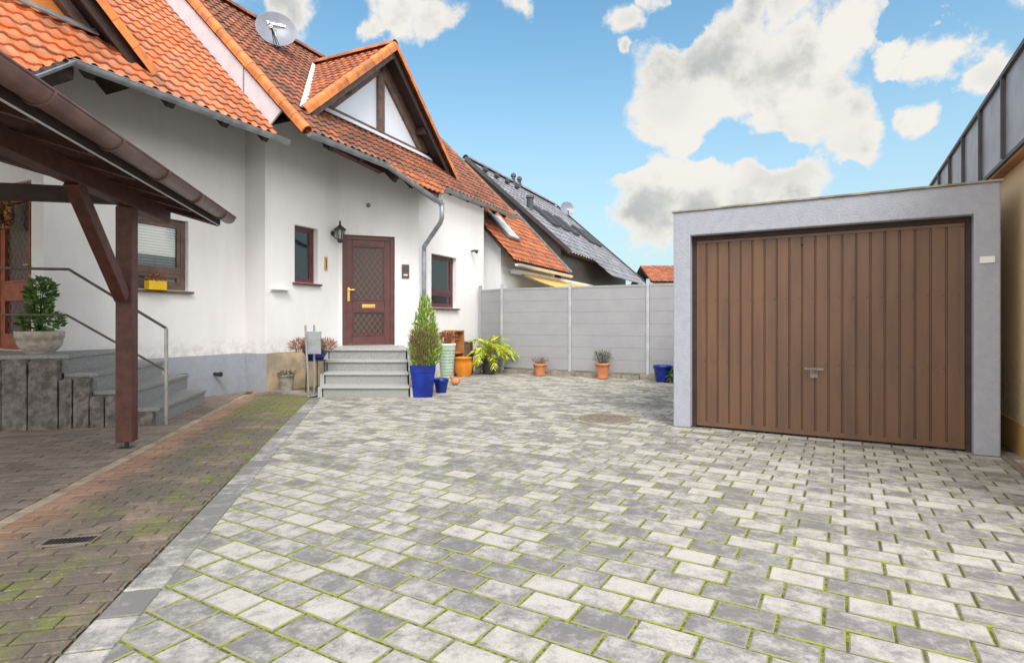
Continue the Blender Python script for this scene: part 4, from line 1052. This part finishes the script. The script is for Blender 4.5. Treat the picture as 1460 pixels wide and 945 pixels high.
def sqpot(parent, c, w0, w1, H_, mat, rot=0, rim=.05, wall_=.02):
    a = V((math.cos(rot), math.sin(rot), 0)); b = V((-a.y, a.x, 0)); c = V(c)
    def sqr(r, z): return [c+a*x*r+b*y*r+Z*z for x, y in ((-1,-1),(1,-1),(1,1),(-1,1))]
    def sec(r, z, cr=.12):
        out_ = []
        for x, y in ((-1,-1),(1,-1),(1,1),(-1,1)):
            p = c+a*x*r+b*y*r+Z*z; t1 = -a*x*r*cr; t2 = -b*y*r*cr
            out_ += ([p+t2, p+t1] if x*y > 0 else [p+t1, p+t2])
        return out_
    rings = [sec(w0, 0), sec(w0*1.02, .02), sec(w1*.96, H_-rim), sec(w1, H_-rim+.006), sec(w1*1.02, H_), sec(w1*.88, H_), sec(w1*.86, H_-.05)]
    vs = [p for r_ in rings for p in r_]; k = 8
    fs = [(i*k+j, i*k+(j+1)%k, (i+1)*k+(j+1)%k, (i+1)*k+j) for i in range(len(rings)-1) for j in range(k)] + [tuple(range(k))[::-1]]
    m_ = MB(); m_.add(vs, fs); m_.build('pot', mat, parent)
    m_ = MB(); m_.add(sqr(w1*.85, H_-.04), [(0,1,2,3)]); m_.build('soil', 'soil', parent)
def rpot(parent, c, r0, r1, H_, mat, rim=.04, name='pot', soil=True, bulge=0):
    c = V(c); p = [(r0, 0), (r0*1.02, .01)]
    for k in (.25,.5,.75): p.append((r0+(r1*.94-r0)*k+bulge*math.sin(math.pi*k), (H_-rim)*k))
    p += [(r1*.94, H_-rim), (r1, H_-rim+.004), (r1*1.02, H_-.004), (r1*.98, H_), (r1*.88, H_), (r1*.86, H_-.06)]
    m_ = MB(); m_.lathe(c, p, 28); 
    m_.f = m_.f[:-1]       # open top
    m_.build(name, mat, parent, smooth=True)
    if soil:
        m_ = MB(); m_.lathe(c+Z*(H_-.05), [(r1*.87, 0), (.001, .015)], 20); m_.build('soil', 'soil', parent)
def at(u, Y, z=0): return V(((u-730)/800*Y, Y, z))

# planter with box shrub on the landing
pc = at(57, 6.62, .825)
t = thing('potted_shrub', 'dark green shrub in a pale stone bowl on the stair landing', 'potted plant', pc)
rpot(t, pc, .13, .23, .26, 'stone_pot', rim=.09, bulge=.03)
m_ = MB(); leaves(m_, pc+Z*.37+V((.01,0,0)), .21, .19, .13, 330, .07, .04, 5, shell=.2); leaves(m_, pc+Z*.71+V((.01,0,0)), .14, .13, .17, 330, .07, .04, 6, shell=.2); leaves(m_, pc+Z*.53, .11, .11, .1, 90, .07, .035, 8, shell=.2); m_.build('foliage', 'leaf_green', t)
m_ = MB(); stems(m_, pc+Z*.24, 6, .03, .6, .12, 7, .01); m_.build('stems', 'wood_dark', t)
# yellow flower box on the sill
yp = wp(L0, L1, 217, n, lz0) + n*.02 - Z*.012
t = thing('flower_box', 'bright yellow tin box with red flowers on the window sill behind the carport post', 'flower box', yp)
m_ = MB(); m_.para(yp-h*.13+n*.0, h*.26, n*.12, Z*.13); m_.build('box', 'yellow', t, bevel=.006)
m_ = MB(); leaves(m_, yp+n*.06+Z*.17, .11, .11, .06, 130, .05, .02, 9, shell=.1); m_.build('flowers', 'leaf_copper', t)
# wreath on the cedar door
wq = wp(DW0, DW1, 12, n, 0); wy = wq.y; wq = wq + Z*(1.2+(458-306)/800*wy) - h*-.0
wq = wq - h*(-.0) + (-h)*(-.02)
t = thing('door_wreath', 'wreath of pink and cream flowers hanging on the red cedar door', 'wreath', wq)
wc = wq - h*.0
m_ = MB(); m_.tube([wc - h*.03 + n*.13*math.cos(a*math.pi/8) + Z*.17*math.sin(a*math.pi/8) for a in range(17)], .02, 6); m_.build('ring', 'wood_grey', t)
for nm, mt, sd_ in (('blossom', 'pink', 1), ('leaves', 'leaf_green', 2), ('blossom', 'board_gold', 3)):
    m_ = MB(); rnd = random.Random(sd_)
    for k_ in range(120):
        a = rnd.uniform(0, 2*math.pi); m_.leaf(wc-h*.05+n*.13*math.cos(a)+Z*.17*math.sin(a)+V((rnd.uniform(-.03,.03),rnd.uniform(-.03,.03),rnd.uniform(-.03,.03))), (rnd.uniform(-1,1), -1, rnd.uniform(-1,1)), .05, .04, rnd)
    m_.build(nm, mt, t)
# tall blue pot with conifer and dry grass
pc = at(603.5, 8.98)
t = thing('potted_conifer', 'tall cobalt blue square pot with pointed conifer and dry grass beside the steps', 'potted plant', pc)
sqpot(t, pc, .145, .195, .51, 'blue', rot=.10, rim=.12)
m_ = MB(); leaves(m_, pc+Z*1.05+V((.02,.05,0)), .29, .24, .60, 2300, .085, .022, 12, shell=.2, upb=1.2, cone=True); m_.build('conifer', 'leaf_thuja', t)
m_ = MB(); stems(m_, pc+Z*.5, 330, .11, .62, .20, 14, .0032); leaves(m_, pc+Z*.80+V((0,-.06,0)), .24, .20, .24, 650, .07, .008, 15, shell=.5, upb=1); m_.build('dry_grass', 'leaf_dry', t)
m_ = MB(); m_.tube([pc+Z*.5+V((.02,.05,0)), pc+Z*1.5+V((.02,.05,0))], .015, 6); m_.build('stem', 'wood_dark', t)
# small blue pot
pc = at(629, 9.45); t = thing('flower_pot', 'small cobalt blue pot on the paving right of the tall blue pot', 'pot', pc); rpot(t, pc, .085, .125, .24, 'blue', rim=.07)
# pale green urn with lid ring
pc = at(637, 11.35); t = thing('garden_urn', 'pale green ribbed urn with white rim behind the blue pots', 'urn', pc)
m_ = MB(); pr = [(.11,0),(.12,.02)]
for k_ in range(10):
    z_ = .05+k_*.062; rr_ = .115+.006*k_; pr += [(rr_, z_), (rr_+.010, z_+.02), (rr_+.010, z_+.035), (rr_+.002, z_+.055)]
pr += [(.18,.70),(.185,.72),(.17,.73),(.15,.73),(.14,.66)]
m_.lathe(pc, pr, 28); m_.f = m_.f[:-1]; m_.build('body', 'palegreen', t, smooth=True)
m_ = MB(); m_.tube([pc+Z*.735+V((math.cos(a*math.pi/12)*.172, math.sin(a*math.pi/12)*.172, 0)) for a in range(25)], .018, 8); m_.build('rim', 'offwhite', t)
m_ = MB(); m_.lathe(pc+Z*.69, [(.15,0),(.001,.02)], 20); m_.build('soil', 'soil', t)
m_ = MB(); stems(m_, pc+Z*.7, 40, .1, .30, .22, 15, .004); leaves(m_, pc+Z*.86, .2, .15, .12, 170, .09, .03, 16, shell=.1); m_.build('foliage', 'leaf_copper', t)
# timber box shelf against the wall
pc = at(652, 12.45); t = thing('wooden_shelf', 'warm brown wooden crate shelf standing against the white wall behind the urn', 'shelf', pc)
m_ = MB(); bx = h; by = n
o_ = pc - h*.15 - n*.25; m_.para(o_, h*.03, n*.26, Z*1.0).para(o_+h*.42, h*.03, n*.26, Z*1.0); 
for zz in (.02, .48, .97): m_.para(o_+h*.03+Z*zz, h*.39, n*.26, Z*.03)
m_.build('shelf_board', 'wood_warm', t, bevel=.004)
m_ = MB(); m_.para(o_+h*.03+Z*.05, h*.39, n*.02, Z*.92); m_.build('back_panel', 'wood_warm', t)
# reddish box on orange pot
pc = at(661, 12.25); t = thing('glazed_pot', 'large bright orange glazed pot in front of the wooden shelf', 'pot', pc); rpot(t, pc, .15, .185, .42, 'orange_pot', rim=.04, bulge=.03)
pq_ = at(664, 12.75); t = thing('wooden_box', 'red brown wooden box standing upright between orange pot and palm', 'box', pq_)
m_ = MB(); m_.para(pq_-V((.11,0,0)), V((.24,-.02,0)), V((.02,.22,0)), Z*.74); m_.build('carcass', 'wood', t, bevel=.008)
m_ = MB(); m_.para(pq_-V((.08,.012,-.40)), V((.18,-.015,0)), V((0,.01,0)), Z*.28); m_.build('front_panel', 'wood_grey', t)
# little terracotta snail-like ornament
pc = at(649, 10.55); t = thing('garden_ornament', 'little terracotta bird figure on the paving right of the small blue pot', 'ornament', pc)
m_ = MB(); m_.ball(pc+Z*.07, .085, .06, .065, 16).ball(pc+V((-.06,0,.15)), .036, seg=12).tube([pc+V((-.04,0,.08)), pc+V((-.06,0,.15))], .03, 8).tube([pc+V((.05,0,.09)), pc+V((.14,0,.13))], .02, 6, rad=[.03,.008]); m_.build('body', 'terra', t, smooth=True)
m_ = MB(); m_.tube([pc+V((-.09,0,.15)), pc+V((-.13,-.005,.145))], .01, 6, rad=[.01,.001]); m_.build('beak', 'orange_pot', t)
# palm
pc = at(697, 12.75); t = thing('potted_palm', 'yellow green palm in a black plastic pot in front of the fence corner', 'potted palm', pc)
rpot(t, pc, .13, .18, .36, 'black_plastic')
m_ = MB(); rnd = random.Random(8)
for k_ in range(42):
    a = k_*2.4+rnd.uniform(-.3,.3); el = rnd.uniform(.0, 1.35); Lf = rnd.uniform(.50, .82); dirh = V((math.cos(a), math.sin(a), 0))
    pts = []; p = pc+Z*rnd.uniform(.38, .62); ang = el
    for q_ in range(10):
        pts.append(p.copy()); p = p + (dirh*math.cos(ang)+Z*math.sin(ang))*Lf/10; ang -= .17
    m_.tube(pts, .007, 4)
    for q_ in range(2, 10):
        fw_ = (pts[q_]-pts[q_-1]).normalized(); sd2 = fw_.cross(Z).normalized()
        for sg in (-1, 1):
            m_.leaf(pts[q_], fw_*.9+sd2*sg*.7-Z*.2, .24*(1-.05*q_), .034, rnd)
m_.build('fronds', 'leaf_palm', t)
m_ = MB(); m_.tube([pc+Z*.3, pc+Z*.62], .05, 8, rad=[.06,.04]); m_.build('stem', 'leaf_dry', t)
# bits in the corner
pc = at(682, 13.1); m_ = MB(); m_.lathe(pc, [(.06,0),(.09,.18),(.095,.2),(.08,.2)], 16); tag(m_.build('small_pot', 'stone_pot', None, smooth=True), 'small pale pot half hidden left of the palm', 'pot')
# terracotta pots at the fence
for (u, Y, hh, lab, sd_, lm) in ((770, 12.38, .24, 'terracotta pot with a low withered plant at the fence, nearer the palm', 21, 'leaf_dry'), (859, 11.72, .30, 'terracotta pot with grey green lavender at the fence, nearer the garage', 22, 'leaf_grey')):
    pc = at(u, Y); t = thing('terracotta_pot', lab, 'potted plant', pc, 'terracotta pots along the fence')
    rpot(t, pc+Z*.03, .105, .155, hh, 'terra', rim=.05)
    m_ = MB(); m_.lathe(pc, [(.12,0),(.14,.03),(.13,.032)], 20); m_.build('saucer', 'terra', t)
    m_ = MB(); stems(m_, pc+Z*(hh), 40 if sd_ == 22 else 26, .1, .32 if sd_ == 22 else .16, .17, sd_, .004); leaves(m_, pc+Z*(hh+(.13 if sd_ == 22 else .07)), .2, .18, .14 if sd_ == 22 else .07, 260 if sd_ == 22 else 120, .06, .012, sd_, shell=.1, upb=1); m_.build('plant', lm, t)
# blue planter by the garage
pc = at(945, 11.12); t = thing('blue_planter', 'round cobalt blue planter with green ivy between fence and garage', 'potted plant', pc)
rpot(t, pc, .13, .19, .33, 'blue', rim=.06)
m_ = MB(); leaves(m_, pc+V((.16,-.16,.12)), .12, .10, .12, 160, .06, .045, 31, shell=.1); m_.build('ivy', 'leaf_green', t)
# concrete pot by the wall
pc = at(408, 9.50); t = thing('concrete_pot', 'pale concrete pot with dark plant against the sandstone plinth', 'pot', pc)
rpot(t, pc, .105, .135, .30, 'footing', rim=.03)
m_ = MB(); leaves(m_, pc+Z*.31, .14, .12, .03, 70, .06, .03, 41, shell=.05); m_.build('plant', 'leaf_grey', t)
# slab by the wall
m_ = MB(); m_.prism([at(378,9.33,0), at(452,9.0,0), at(452,9.45,0), at(384,9.6,0)], Z*.035); tag(m_.build('paving_slab', 'footing'), 'flat concrete slab lying at the foot of the sandstone plinth', 'slab')
# stand with galvanised panel
pc = at(440, 8.87); t = thing('mailbox_stand', 'slim steel twin pole stand with grey metal box left of the steps', 'mailbox stand', pc)
for (du, yy) in ((-.05, 0), (.045, .12)):
    m_ = MB(); m_.tube([pc+V((du+.05*(du<0), yy, 0)), pc+V((du, yy, 1.14))], .017, 10); m_.build('pole', 'steel', t)
m_ = MB(); m_.para(pc+V((-.03,.015,.68)), V((.21,.02,0)), V((-.02,.09,0)), Z*.36); m_.build('box', 'zinc', t, bevel=.006)
m_ = MB(); m_.para(pc+V((-.06,-.02,.012)), V((.16,0,0)), V((0,.18,0)), Z*.01); m_.build('foot_plate', 'steel', t)
# heather bowl on little table
pc = at(450, 9.28); t = thing('plant_stand', 'small dark metal plant stand beside the steps', 'stand', pc)
m_ = MB()
for k_ in range(4):
    a = k_*math.pi/2+.5; m_.tube([pc+V((math.cos(a)*.16, math.sin(a)*.16, 0)), pc+V((math.cos(a)*.14, math.sin(a)*.14, .55))], .010, 6)
m_.build('legs', 'iron', t); m_ = MB(); m_.lathe(pc+Z*.55, [(.17,0),(.17,.015)], 20); m_.build('top', 'iron', t)
bc = pc+Z*.566; t = thing('heather_bowl', 'shallow blue bowl of faded heather on the little plant stand', 'potted plant', bc)
rpot(t, bc, .12, .20, .15, 'blue', rim=.03)
m_ = MB(); 
for (dx, sd_) in ((-.26, 51), (.17, 52), (-.05, 53)):
    stems(m_, bc+V((dx*.5,0,.10)), 45, .08, .26, .2, sd_, .004); leaves(m_, bc+V((dx,0,.22)), .17, .14, .11, 420, .07, .012, sd_+3, shell=.1, upb=.8)
m_.build('heather', 'leaf_heather', t)

# manhole in the driveway and drain in the brick yard
mh = thing('manhole_cover', 'round rust brown manhole cover with concrete ring in the grey driveway', 'manhole cover', man_c)
ptsr = []
m_ = MB(); m_.lathe(man_c, [(.40,-.02),(.40,.002),(.325,.002),(.325,-.01)], 40); m_.f = m_.f[:-1]; m_.build('ring', 'footing', mh)
m_ = MB(); m_.lathe(man_c, [(.315,-.02),(.315,.004),(.30,.008),(.001,.008)], 40); 
for i in range(-3, 4):
    for j in range(-3, 4):
        if i*i+j*j < 11: m_.para(man_c+V((i*.075-.02, j*.075-.02, .007)), V((.04,0,0)), V((0,.04,0)), Z*.006)
m_.build('lid', 'rust', mh)
dc = at(100, 3.06); dr = thing('drain_grate', 'small dark cast iron drain grate in the mossy brick paving', 'drain', dc)
m_ = MB(); m_.para(dc-cp*.13-c_*.06+Z*.001, cp*.26, c_*.012, Z*.008).para(dc-cp*.13+c_*.048+Z*.001, cp*.26, c_*.012, Z*.008).para(dc-cp*.13-c_*.048+Z*.001, cp*.012, c_*.096, Z*.008).para(dc+cp*.118-c_*.048+Z*.001, cp*.012, c_*.096, Z*.008); m_.build('frame', 'rust', dr)
m_ = MB()
for i in range(11): m_.para(dc-cp*(.11-.021*i)-c_*.047+Z*.002, cp*.010, c_*.094, Z*.005)
m_.para(dc-cp*.118-c_*.048+Z*.0005, cp*.236, c_*.096, Z*.0015); m_.build('grille', 'iron', dr)

# ================================================================== BACKGROUND HOUSES
ah = thing('lean_to_house', 'low white extension with orange tiled roof and skylight behind the fence', 'house', H(8, .9, 0))
AP = 2.73+1.87*1.07; ang = math.atan(1.07); dn3 = (n*math.cos(ang)-Z*math.sin(ang)).normalized()
def AH(s, o): return H(s, o, AP-o*1.07)
s0, s1 = 6.0, 10.2
tiles('roof', 'tile_c', ah, AH(s0, -.1), h, dn3, s1-s0, 1.97/math.cos(ang), [(H(s1,0),h),(H(0,1.87),n)], seed=61)
m_ = MB(); upa = (n*math.sin(ang)+Z*math.cos(ang)); m_.prism([AH(s0+.02,-.1)-upa*.08, AH(s1-.02,-.1)-upa*.08, AH(s1-.02,1.85)-upa*.08, AH(s0+.02,1.85)-upa*.08], upa*.05); m_.build('soffit', 'wood_dark', ah)
m_ = MB(); m_.gutter(AH(s0,1.92)-Z*.04, AH(s1,1.92)-Z*.04, .06); m_.build('gutter', 'offwhite', ah)
m_ = MB(); wall(m_, H(6.25,1.35), H(s1,1.35), 0, AP-1.35*1.07-.12, AP-1.35*1.07-.12, [], .2, -n); wall(m_, H(6.25,1.35), H(6.25,-.1), 0, AP-1.35*1.07-.12, AP, [], .2, h); m_.build('wall', 'white', ah)
sk0 = MB()
P = AH(6.9,.55)+upa*.05; sk0.para(P, h*.75, dn3*1.0, upa*.06); sk_o = sk0.build('skylight', 'zinc', ah)
m_ = MB(); m_.para(P+h*.06+dn3*.06+upa*.061, h*.63, dn3*.88, upa*.004); m_.build('pane', 'offwhite', sk_o)
m_ = MB(); m_.bar(AH(s1+.03,-.1)+upa*.06, AH(s1+.03,1.87)+upa*.06, .10, .05, up=upa); m_.build('verge_flashing', 'zinc', ah)
aw = thing('awning', 'yellow cloth awning with white cassette behind the fence', 'awning', H(9, 1.5, 2.5))
m_ = MB(); m_.para(H(6.7,1.40,2.46), h*7.2, n*.16, Z*.11+h*0); m_.build('cassette', 'offwhite', aw)
m_ = MB(); ptsA = []; 
K1 = 12
for i in range(K1+1):
    f_ = i/K1
    for sx in (7.1, 13.8): ptsA.append(H(sx, 1.56+2.1*f_, 2.49-.62*f_-.10*math.sin(math.pi*f_)))
m_.add(ptsA, [(2*i, 2*i+1, 2*i+3, 2*i+2) for i in range(K1)]); o = m_.build('cloth', 'awning', aw); sm = o.modifiers.new('s', 'SOLIDIFY'); sm.thickness = .006
m_ = MB(); m_.tube([H(7.1,3.66,1.87), H(13.8,3.66,1.87)], .035, 8); m_.build('front_bar', 'offwhite', aw)
for sx in (7.3, 13.6):
    m_ = MB(); m_.tube([H(sx,1.56,2.44), H(sx+.1,2.7,2.0), H(sx,3.64,1.86)], .022, 6); m_.build('arm', 'offwhite', aw)

gh = thing('terraced_house', 'grey tiled neighbouring house with skylights behind the fence', 'house', H(15, 0, 0))
gz0 = 6.87; gk = .90; ga = math.atan(gk); dng = (n*math.cos(ga)-Z*math.sin(ga)).normalized(); upg = n*math.sin(ga)+Z*math.cos(ga)
def GHp(s, o): return H(s, o, gz0-(o+2)*gk)
tiles('roof', 'tile_g', gh, GHp(10.3,-2), h, dng, 9.2, 3.9/math.cos(ga), [(H(19.4,0),h),(H(0,1.85),n)], tw=.30, tl=.34, amp=.035, seed=71)
tiles('low_roof', 'tile_g', gh, GHp(13.0,1.5), h, dng, 6.4, 1.0/math.cos(ga), [(H(19.4,0),h)], tw=.30, tl=.34, amp=.035, seed=72)
m_ = MB(); m_.prism([GHp(10.3,-2)-upg*.1, GHp(19.4,-2)-upg*.1, GHp(19.4,1.8)-upg*.1, GHp(10.3,1.8)-upg*.1], upg*.05); m_.prism([H(10.3,-2,gz0-.05), H(19.4,-2,gz0-.05), H(19.4,-6,gz0-.05-3.4), H(10.3,-6,gz0-3.45)], -Z*.06); m_.build('soffit', 'wood_dark', gh)
caps('ridge_tiles', 'tile_g', gh, GHp(10.3,-2)+Z*.03, GHp(19.4,-2)+Z*.03, .12)
m_ = MB(); m_.bar(GHp(10.27,-2)+upg*.03, GHp(10.27,1.85)+upg*.03, .08, .12, up=upg); m_.build('verge', 'darkgrey', gh)
m_ = MB(); m_.bar(GHp(19.43,-2)+upg*.03, GHp(19.43,2.4)+upg*.03, .08, .16, up=upg); m_.build('verge', 'darkgrey', gh)
m_ = MB(); m_.prism([H(10.4,-2,gz0-.15), H(10.4,1.5,gz0-.15-3.5*gk), H(10.4,1.5,0), H(10.4,-5.6,0), H(10.4,-5.6,gz0-3.5)], h*8.9); m_.build('wall', 'seam', gh)  # dark material puts the shade on this gable into its colour
for (s, o) in ((12.2, .1), (13.4, .1), (14.6, .1), (16.6, .2), (17.6,.2)):
    P = GHp(s, o-.5)+upg*.04; m_ = MB(); m_.para(P, h*.8, dng*1.15, upg*.09); k_o = m_.build('skylight', 'darkgrey', gh); m_ = MB(); m_.para(P+h*.08+dng*.08+upg*.0905, h*.64, dng*.99, upg*.003); m_.build('pane', 'iron', k_o)
for (s, o) in ((10.7,-1.5),(11.6,-1.5),(12.5,-1.5),(13.4,-1.5)):
    P = GHp(s, o)+upg*.04; m_ = MB(); m_.lathe(P, [(.09,0),(.09,.06),(.12,.07),(.12,.12),(.02,.16)], 10, ax=upg); m_.build('roof_vent', 'darkgrey', gh)
for s in (14.1, 14.7):
    P = GHp(s,-1.9); m_ = MB(); m_.lathe(P, [(.09,-.1),(.08,.32),(.12,.34),(.10,.44),(.02,.5)], 10); m_.build('vent_pipe', 'darkgrey', gh)
P = GHp(11.6,-.1); m_ = MB(); m_.lathe(P, [(.12,-.1),(.12,.4),(.16,.42),(.14,.5)], 10); m_.build('flue', 'darkgrey', gh)

def dish(name, lab, base, cen, r, face, label=None, writing=None):
    t = thing(name, lab, 'satellite dish', base); face = V(face).normalized(); cen = V(cen)
    m_ = MB(); m_.tube([base, V((base[0],base[1],cen.z-.05)), cen-face*.10], r*.07, 8); m_.build('mast', 'steel', t)
    prof = [(0.001,0)]; 
    for k_ in range(1, 9): q = k_/8; prof.append((r*q, .22*r*q*q))
    prof += [(r*1.02, .225*r), (r*1.02,.20*r)] + [(r*k_/8, .22*r*(k_/8)**2-.02) for k_ in range(8, 0, -1)]
    m_ = MB(); m_.lathe(cen-face*.08, prof, 36, ax=face); m_.build('reflector', 'dishgrey', t, smooth=True)
    sd3 = Z.cross(face).normalized(); u3 = face.cross(sd3)
    tip = cen + face*r*.8 - u3*r*.45 - sd3*r*.3
    m_ = MB(); m_.tube([cen-u3*r*1.0+face*.02, tip-u3*r*.1], r*.03, 6).tube([cen-u3*r*.95+sd3*r*.12, tip-u3*r*.1], r*.02, 6).tube([cen-u3*r*.95-sd3*r*.12, tip-u3*r*.1], r*.02, 6); m_.build('feed_arm', 'iron', t)
    m_ = MB(); m_.tube([tip-u3*r*.1, tip-face*r*.28], r*.10, 10, rad=[r*.08, r*.12]); m_.build('receiver', 'offwhite', t)
    if writing:
        cu = bpy.data.curves.new('lettering', 'FONT'); cu.body = writing; cu.align_x = 'CENTER'; cu.align_y = 'CENTER'; cu.size = r*.24; cu.extrude = .002; cu.offset = .0035
        tmp = bpy.data.objects.new('tmp', cu); C.objects.link(tmp); bpy.context.view_layer.update()
        me = bpy.data.meshes.new_from_object(tmp.evaluated_get(bpy.context.evaluated_depsgraph_get())); bpy.data.objects.remove(tmp)
        rot = Matrix((sd3, u3, face)).transposed()
        pos = cen - face*.08 + u3*r*.36 + face*(.22*r*.30+.015)
        me.transform(rot.to_4x4()); me.materials.append(M['letter'])
        o = bpy.data.objects.new('lettering', me); C.objects.link(o); place(o, pos, t)
dish('satellite_dish', 'large grey satellite dish with white lettering on the orange roof beside the dormer', V((-4.66,11.06,6.5)), V((-4.62,11.0,6.93)), .37, (.42,-.87,.22), writing='TechniSat')
dish('satellite_dish', 'small grey satellite dish on the ridge of the grey roof', V((2.75,27.6,6.3)), V((2.71,27.4,6.70)), .36, (.3,-.9,.25))

# far house with orange roof
fh = thing('far_house', 'distant house with orange roof just above the fence beside the garage', 'house', (11.5, 42, 0))
fx0, fx1, fy = 9.9, 16, 40
m_ = MB(); m_.para((fx0+.3, fy+.5, 0), (5.4,0,0), (0,7,0), (0,0,4.2)); m_.build('wall', 'white', fh)
tiles('roof', 'tile_c', fh, V((fx0, fy+3.4, 5.5)), (1,0,0), (0,-1,-.40), 6.1, 3.75, [], tw=.3, tl=.36, seed=81)
m_ = MB(); m_.prism([(fx0,fy+3.4,5.46),(fx1,fy+3.4,5.46),(fx1,fy+8,3.9),(fx0,fy+8,3.9)], -Z*.1); m_.prism([(fx0,fy+3.4,5.44),(fx1,fy+3.4,5.44),(fx1,fy-.05,4.05),(fx0,fy-.05,4.05)], -Z*.1); m_.build('roof_deck', 'wood_dark', fh)

print('objects', len(bpy.data.objects), 'faces', sum(len(o.data.polygons) for o in bpy.data.objects if o.type == 'MESH'))
